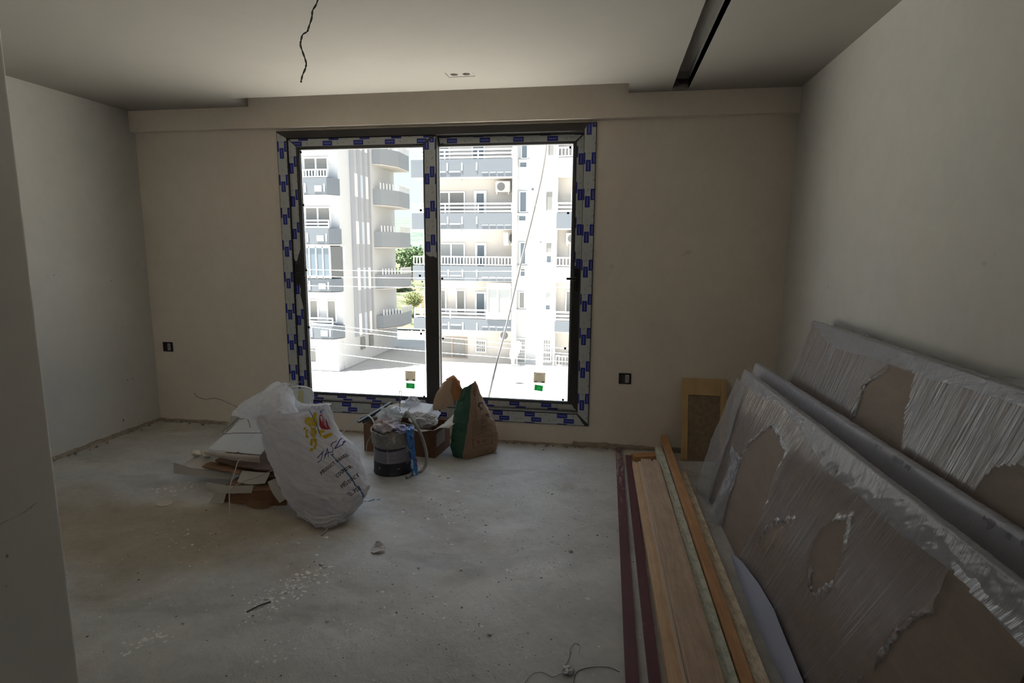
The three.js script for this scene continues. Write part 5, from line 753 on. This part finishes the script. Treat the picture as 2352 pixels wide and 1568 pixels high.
// open carton behind the tin
{
  const t = thing('cardboard_box', 'open brown cardboard box with flaps folded out, behind the paint tin', 'box', [2.215, 0, 0.437]); t.rotation.y = -0.104;
  const w = 0.612, d = 0.31, h = 0.222, e = 0.005;
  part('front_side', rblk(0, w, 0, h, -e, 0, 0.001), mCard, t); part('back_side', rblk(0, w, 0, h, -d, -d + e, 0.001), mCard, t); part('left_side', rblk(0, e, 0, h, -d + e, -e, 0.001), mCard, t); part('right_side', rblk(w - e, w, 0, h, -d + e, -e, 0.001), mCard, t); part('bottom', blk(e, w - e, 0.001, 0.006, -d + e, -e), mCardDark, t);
  const mIn = std([0.50, 0.44, 0.37], 0.85);
  part('right_flap', patch([[[w - 0.01, h, -0.01], [w - 0.005, h, -0.15], [w - 0.01, h, -d + 0.01]], [[w + 0.07, h + 0.035, -0.0], [w + 0.08, h + 0.045, -0.14], [w + 0.07, h + 0.07, -0.24]], [[w + 0.12, h + 0.03, 0.0], [w + 0.14, h + 0.06, -0.12], [w + 0.10, h + 0.09, -0.22]]], 14, 12, { th: 0.003, noise: 0.012, f: 20 }), mIn, t);
  part('front_flap', patch([[[0.45, h, 0], [0.52, h, 0.0], [w, h, 0]], [[0.46, h + 0.012, 0.07], [0.53, h + 0.008, 0.08], [w - 0.01, h + 0.02, 0.06]]], 14, 8, { th: 0.003, noise: 0.01, f: 20 }), mIn, t);
  part('left_flap', patch([[[0.0, h, 0.0], [0.0, h, -0.15], [0.0, h, -d]], [[-0.02, h + 0.05, 0.02], [0.03, h + 0.075, -0.14], [0.06, h + 0.11, -d + 0.04]]], 10, 8, { th: 0.003, noise: 0.01, f: 18 }), std([0.10, 0.09, 0.08], 0.7), t);
  part('shipping_label', rblk(w, w + 0.001, 0.08, 0.19, -0.20, -0.03, 0.0005), std([1, 1, 1], 0.6, { map: canvasTex(128, 128, (g, a, b) => { g.fillStyle = 'rgb(176,168,158)'; g.fillRect(0, 0, a, b); g.fillStyle = 'rgb(60,62,80)'; for (let k = 0; k < 6; k++) g.fillRect(14, 14 + k * 18, 40 + (k * 31) % 56, 9); }) }), t);
  const mP = std([0.70, 0.71, 0.73], 0.5);
  { const b = thing('white_carton', 'flat white carton lying open on the cardboard box', 'carton', [2.42, 0.29, 0.30]); b.rotation.set(0.30, -0.16, 0.02); part('lid', rblk(0, 0.30, 0.0, 0.035, -0.14, 0.05, 0.004), mP, b); part('side_flap', patch([[[0.30, 0.0, 0.05], [0.30, 0.0, -0.14]], [[0.355, -0.05, 0.07], [0.36, -0.03, -0.12]]], 6, 6, { th: 0.003, noise: 0.006 }), std([0.50, 0.51, 0.54], 0.5), b); }
  const sheetOf = (label, rows, mat, o) => solo('paper_sheet', label, 'paper', patch(rows, 16, 14, { th: 0.0015, noise: 0.012, f: 20, ...o }), mat, 'papers on the cardboard box');
  sheetOf('beige board piece sticking up at the left of the cardboard box', [[[2.24, 0.245, 0.34], [2.34, 0.27, 0.35], [2.46, 0.285, 0.36]], [[2.30, 0.31, 0.24], [2.40, 0.345, 0.24], [2.52, 0.36, 0.24]]], std([0.52, 0.49, 0.45], 0.7));
  solo('dark_profile', 'black plastic profile lying across the left of the cardboard box', 'profile', [beam([2.20, 0.255, 0.50], [2.36, 0.345, 0.20], 0.03, 0.015, 0.003)], std([0.03, 0.03, 0.03], 0.4));
  solo('plastic_bag', 'crumpled white plastic bag on the right of the cardboard box', 'bag', crumple([2.70, 0.275, 0.40], [0.105, 0.065, 0.075], 43, 0.6), phys([0.62, 0.62, 0.61], 0.35, { transmission: 0.2, thickness: 0 }), 'plastic bags on the cardboard box');
  solo('plastic_bag', 'small clear plastic bag on top of the flat white carton', 'bag', crumple([2.56, 0.37, 0.24], [0.055, 0.045, 0.04], 72, 0.7, 4), phys([0.85, 0.86, 0.88], 0.2, { transmission: 0.6, thickness: 0 }), 'plastic bags on the cardboard box');
  solo('wire_loop', 'bent steel wire loop standing up out of the cardboard box', 'wire', tube([[2.476, 0.30, 0.32], [2.474, 0.38, 0.31], [2.468, 0.44, 0.30], [2.472, 0.472, 0.30], [2.484, 0.47, 0.30], [2.484, 0.43, 0.30], [2.478, 0.36, 0.32], [2.49, 0.315, 0.34], [2.54, 0.31, 0.36], [2.57, 0.35, 0.34]], 0.003, 60, 6), std([0.25, 0.24, 0.23], 0.4, { metalness: 0.5 }));
}
// paper cement bag
{
  const t = thing('cement_bag', 'brown paper cement bag with a green stripe, torn open, under the window', 'paper bag');
  const tex = canvasTex(1024, 1024, (g, w, h) => {
    g.fillStyle = 'rgb(158,130,106)'; g.fillRect(0, 0, w, h); seed = 5; for (let k = 0; k < 500; k++) { g.fillStyle = `rgba(${rnd() < 0.5 ? '120,88,62' : '196,164,134'},${rr(0.03, 0.1)})`; g.fillRect(rnd() * w, rnd() * h, rr(10, 90), rr(2, 8)); }
    const gx = 0.17 * w, gw = 0.185 * w; g.fillStyle = 'rgb(56,98,80)'; g.beginPath(); g.moveTo(gx, h); g.lineTo(gx + gw, h); g.bezierCurveTo(gx + gw * 1.1, h * 0.6, gx + gw * 1.35, h * 0.5, gx + gw * 1.0, 0); g.lineTo(gx + gw * 0.25, 0); g.bezierCurveTo(gx + gw * 0.1, h * 0.4, gx, h * 0.5, gx, h); g.fill();
    g.strokeStyle = 'rgba(190,170,150,0.5)'; g.lineWidth = 3; g.beginPath(); g.moveTo(gx + gw * 0.7, 0); g.lineTo(gx + gw * 0.62, h * 0.4); g.stroke();
    const T = (s, x, y, z, a, c = 'rgb(52,40,36)') => { g.save(); g.translate(x, y); g.rotate(a); g.fillStyle = c; g.font = `bold ${z}px sans-serif`; g.fillText(s, 0, 0); g.restore(); };
    T('TO', 0.115 * w, 0.34 * h, 44, 0); T('TO', gx + gw * 0.55, 0.16 * h, 64, 1.5, 'rgb(22,44,36)'); T('O', gx + gw * 0.35, 0.76 * h, 66, 0, 'rgb(24,50,40)'); T('Ç', 0.47 * w, 0.30 * h, 130, 0.25); T('CI', 0.54 * w, 0.42 * h, 50, 0.3); for (let k = 0; k < 4; k++) { g.fillStyle = 'rgb(70,54,46)'; g.fillRect(0.43 * w, (0.08 + k * 0.022) * h, 44, 9); }
    g.fillStyle = 'rgba(70,50,42,0.6)'; for (let k = 0; k < 12; k++) g.fillRect(0.42 * w, (0.46 + k * 0.018) * h, 80 + (k * 53) % 70, 5); g.fillRect(0.13 * w, 0.37 * h, 50, 14);
    g.strokeStyle = 'rgba(120,70,58,0.8)'; g.lineWidth = 5; g.strokeRect(0.43 * w, 0.70 * h, 0.13 * w, 0.12 * h); T('3-3', 0.45 * w, 0.775 * h, 50, 0, 'rgba(140,60,54,0.75)'); g.fillStyle = 'rgba(180,70,66,0.5)'; g.fillRect(0.40 * w, 0.685 * h, 0.2 * w, 7);
  });
  const mPaper = std([1, 1, 1], 0.75, { map: tex, bumpMap: plasterBump, bumpScale: 0.001 }), mInner = std([0.42, 0.19, 0.08], 0.7), mOuterPaper = std([0.50, 0.36, 0.25], 0.75);
  const rows = [
    [[2.97, 0.004, 0.24], [2.935, 0.004, 0.34], [2.945, 0.004, 0.43], [3.05, 0.004, 0.475], [3.17, 0.004, 0.37], [3.262, 0.004, 0.265], [3.17, 0.004, 0.18], [3.06, 0.004, 0.17]],
    [[2.965, 0.10, 0.23], [2.925, 0.10, 0.34], [2.94, 0.10, 0.44], [3.055, 0.09, 0.485], [3.18, 0.10, 0.385], [3.27, 0.10, 0.265], [3.17, 0.10, 0.17], [3.06, 0.10, 0.16]],
    [[2.975, 0.22, 0.24], [2.935, 0.22, 0.34], [2.945, 0.22, 0.43], [3.065, 0.22, 0.475], [3.175, 0.22, 0.38], [3.255, 0.215, 0.27], [3.16, 0.22, 0.18], [3.06, 0.22, 0.17]],
    [[2.98, 0.33, 0.26], [2.945, 0.335, 0.34], [2.955, 0.34, 0.41], [3.075, 0.34, 0.455], [3.16, 0.335, 0.385], [3.215, 0.32, 0.28], [3.14, 0.33, 0.21], [3.06, 0.33, 0.21]],
    [[3.0, 0.43, 0.29], [2.965, 0.44, 0.34], [2.985, 0.45, 0.395], [3.085, 0.46, 0.43], [3.135, 0.45, 0.38], [3.165, 0.43, 0.30], [3.11, 0.43, 0.25], [3.06, 0.42, 0.25]],
    [[3.02, 0.49, 0.32], [2.995, 0.51, 0.35], [3.02, 0.535, 0.385], [3.105, 0.595, 0.41], [3.122, 0.605, 0.395], [3.12, 0.54, 0.33], [3.08, 0.49, 0.29], [3.05, 0.48, 0.29]]];
  part('bag_wall', patch(rows, 140, 110, { closed: true, noise: 0.016, f: 14, uvf: (u, v) => [u, v], fold: (p, u, v) => { const e = 0.011 * (0.25 - Math.abs(nz(u * 16, v * 5.5, 3))) + 0.007 * (0.2 - Math.abs(nz(u * 34 + v * 9, v * 13, 8))); const k = Math.min(1, v * 6 + 0.2); p.x += (p.x - 3.08) * e * 6 * k; p.z += (p.z - 0.32) * e * 7 * k + 0.004 * nf(u * 500, v * 300); p.y = Math.max(0.003, p.y); } }), mPaper, t);
  part('torn_flap', patch([[[2.795, 0.36, 0.44], [2.87, 0.385, 0.46], [2.965, 0.425, 0.45]], [[2.79, 0.42, 0.43], [2.87, 0.46, 0.455], [2.95, 0.48, 0.44]], [[2.81, 0.49, 0.42], [2.87, 0.53, 0.44], [2.935, 0.54, 0.43]], [[2.86, 0.575, 0.40], [2.895, 0.60, 0.41], [2.94, 0.605, 0.405]]], 24, 24, { th: 0.0015, noise: 0.018, f: 14 }), mOuterPaper, t);
  part('inner_ply', patch([[[2.94, 0.43, 0.42], [2.98, 0.44, 0.42], [3.01, 0.47, 0.40]], [[2.93, 0.52, 0.42], [2.975, 0.52, 0.40], [3.02, 0.52, 0.385]], [[2.90, 0.605, 0.405], [2.955, 0.615, 0.385], [3.0, 0.555, 0.37]], [[2.86, 0.585, 0.39], [2.94, 0.632, 0.36], [2.985, 0.585, 0.355]]], 24, 24, { th: 0.0012, noise: 0.02, f: 16 }), mInner, t);
}
// ---------- wires and litter ----------
{
  const P = [[2.577, 2.933], [2.562, 2.861], [2.535, 2.821], [2.529, 2.789], [2.507, 2.737], [2.501, 2.723], [2.473, 2.707], [2.461, 2.675], [2.458, 2.658], [2.473, 2.61], [2.486, 2.566], [2.482, 2.545], [2.46, 2.502], [2.451, 2.471]].map(([x, y]) => [4.1057 + (x - 4.1057) * 0.768, 1.5883 + (y - 1.5883) * 0.768]);
  P[0] = [P[1][0] + 0.03, 2.75];
  const mk = (ph) => { const c = new THREE.CatmullRomCurve3(P.map(([x, y]) => V(x, y, 2.3))), q = c.getPoints(90); return tube(q.map((p, i) => [p.x + 0.0022 * Math.cos(i * 0.55 + ph), p.y, p.z + 0.0022 * Math.sin(i * 0.55 + ph)]), 0.0019, 260, 6); };
  const t = thing('hanging_wire', 'twisted black twin wire dangling from the ceiling', 'wire'); const m = std([0.02, 0.018, 0.016], 0.5); part('strand', mk(0), m, t); part('strand', mk(Math.PI), m, t);
}
{
  const lid = new THREE.CylinderGeometry(0.042, 0.044, 0.006, 40); lid.scale(1.15, 1, 1); lid.translate(1.39, 0.003, 1.595); solo('round_disc', 'cream oval disc lying flat on the floor left of the rubble pile', 'disc', lid, std([0.60, 0.52, 0.42], 0.7));
  { const t = thing('paper_scrap', 'crumpled white paper scrap on the open floor', 'paper'); part('sheet', patch([[[2.898, 0.004, 1.925], [2.93, 0.012, 1.935], [2.965, 0.006, 1.925]], [[2.90, 0.018, 1.885], [2.935, 0.012, 1.895], [2.975, 0.020, 1.895]], [[2.915, 0.032, 1.865], [2.935, 0.030, 1.86], [2.955, 0.014, 1.865]]], 20, 20, { th: 0.001, noise: 0.014, f: 30 }), std([0.66, 0.62, 0.62], 0.6), t); }
  solo('thin_stick', 'thin dark stick on the floor in front of the rubble pile', 'stick', tube([[2.573, 0.004, 2.507], [2.60, 0.006, 2.46], [2.633, 0.004, 2.418]], 0.003, 10, 6), std([0.04, 0.035, 0.03], 0.7));
  seed = 8; [[2.612, 1.335], [2.64, 1.325], [2.655, 1.30], [2.689, 1.296]].forEach(([x, z], k) => { const a = rr(-0.6, 0.6); solo('blue_scrap', ['first', 'second', 'third', 'last'][k] + ' blue plastic shred on the floor counting away from the sack', 'shred', patch([[[x - 0.012, 0.003, z], [x + 0.012, 0.006 + 0.004 * rnd(), z + 0.012 * a]], [[x - 0.012, 0.003, z + 0.006], [x + 0.012, 0.004, z + 0.012 * a + 0.006]]], 6, 3, { th: 0.001, noise: 0.006, f: 60 }), std([0.10, 0.26, 0.50], 0.4), 'blue shreds'); });
  const dark = std([0.03, 0.028, 0.028], 0.5), fade = std([0.33, 0.29, 0.25], 0.7);
  solo('floor_wire', 'thin black wire curving over the floor beside the red straightedge', 'wire', tube([[4.02, 0.003, 2.75], [4.026, 0.003, 2.677], [4.034, 0.003, 2.623], [4.066, 0.003, 2.596], [4.11, 0.003, 2.58], [4.157, 0.003, 2.575], [4.195, 0.003, 2.592]], 0.0012, 40, 5), dark);
  solo('floor_wire', 'faint brown wire loop on the floor left of the white tag', 'wire', tube([[3.84, 0.003, 2.75], [3.848, 0.003, 2.708], [3.871, 0.003, 2.659], [3.903, 0.003, 2.646], [3.946, 0.003, 2.662], [3.975, 0.003, 2.64]], 0.0012, 40, 5), fade);
  solo('floor_wire', 'faint brown wire loop on the floor above the white tag', 'wire', tube([[3.985, 0.003, 2.605], [4.001, 0.003, 2.544], [4.001, 0.003, 2.492], [4.02, 0.003, 2.457], [4.038, 0.003, 2.47], [4.036, 0.003, 2.51]], 0.0012, 40, 5), fade);
  solo('cable_tag', 'crumpled white plastic tag with wires on the floor at the bottom edge', 'tag', patch([[[3.975, 0.004, 2.64], [4.0, 0.012, 2.65], [4.018, 0.004, 2.645]], [[3.98, 0.014, 2.62], [4.0, 0.016, 2.628], [4.02, 0.012, 2.622]], [[3.975, 0.004, 2.598], [3.995, 0.012, 2.60], [4.02, 0.004, 2.605]]], 16, 16, { th: 0.001, noise: 0.012, f: 60 }), phys([0.66, 0.66, 0.65], 0.4, { transmission: 0.2, thickness: 0 }));
  // loose plaster chips large enough to see one by one
  seed = 606; const chips = [[3.03, 0.86, 0.010], [2.96, 0.84, 0.008], [3.36, 0.93, 0.009], [3.75, 0.98, 0.006], [3.78, 1.0, 0.009], [3.95, 1.72, 0.012], [3.20, 2.02, 0.008], [2.70, 2.08, 0.010], [2.73, 2.10, 0.008], [2.64, 2.22, 0.008], [2.60, 2.40, 0.009], [2.66, 2.34, 0.008], [3.42, 2.0, 0.008], [3.50, 2.30, 0.006], [3.26, 0.30, 0.010], [3.62, 0.15, 0.013], [2.95, 2.50, 0.009], [3.66, 2.46, 0.009], [1.0, 1.55, 0.009], [1.9, 2.06, 0.008], [2.0, 2.0, 0.007], [2.35, 2.62, 0.010]];
  for (const [x, z, r] of chips) { const g = new THREE.IcosahedronGeometry(r, 1); g.scale(1.3, 0.45, 0.9); g.rotateY(rnd() * 3); g.translate(x, r * 0.35, z); solo('plaster_chip', 'small white plaster chip lying on the open floor', 'chip', jitter(g, r * 0.5, 90), std([0.66, 0.63, 0.58], 0.9), 'plaster chips on the floor'); }
}

renderer.render(scene, camera);
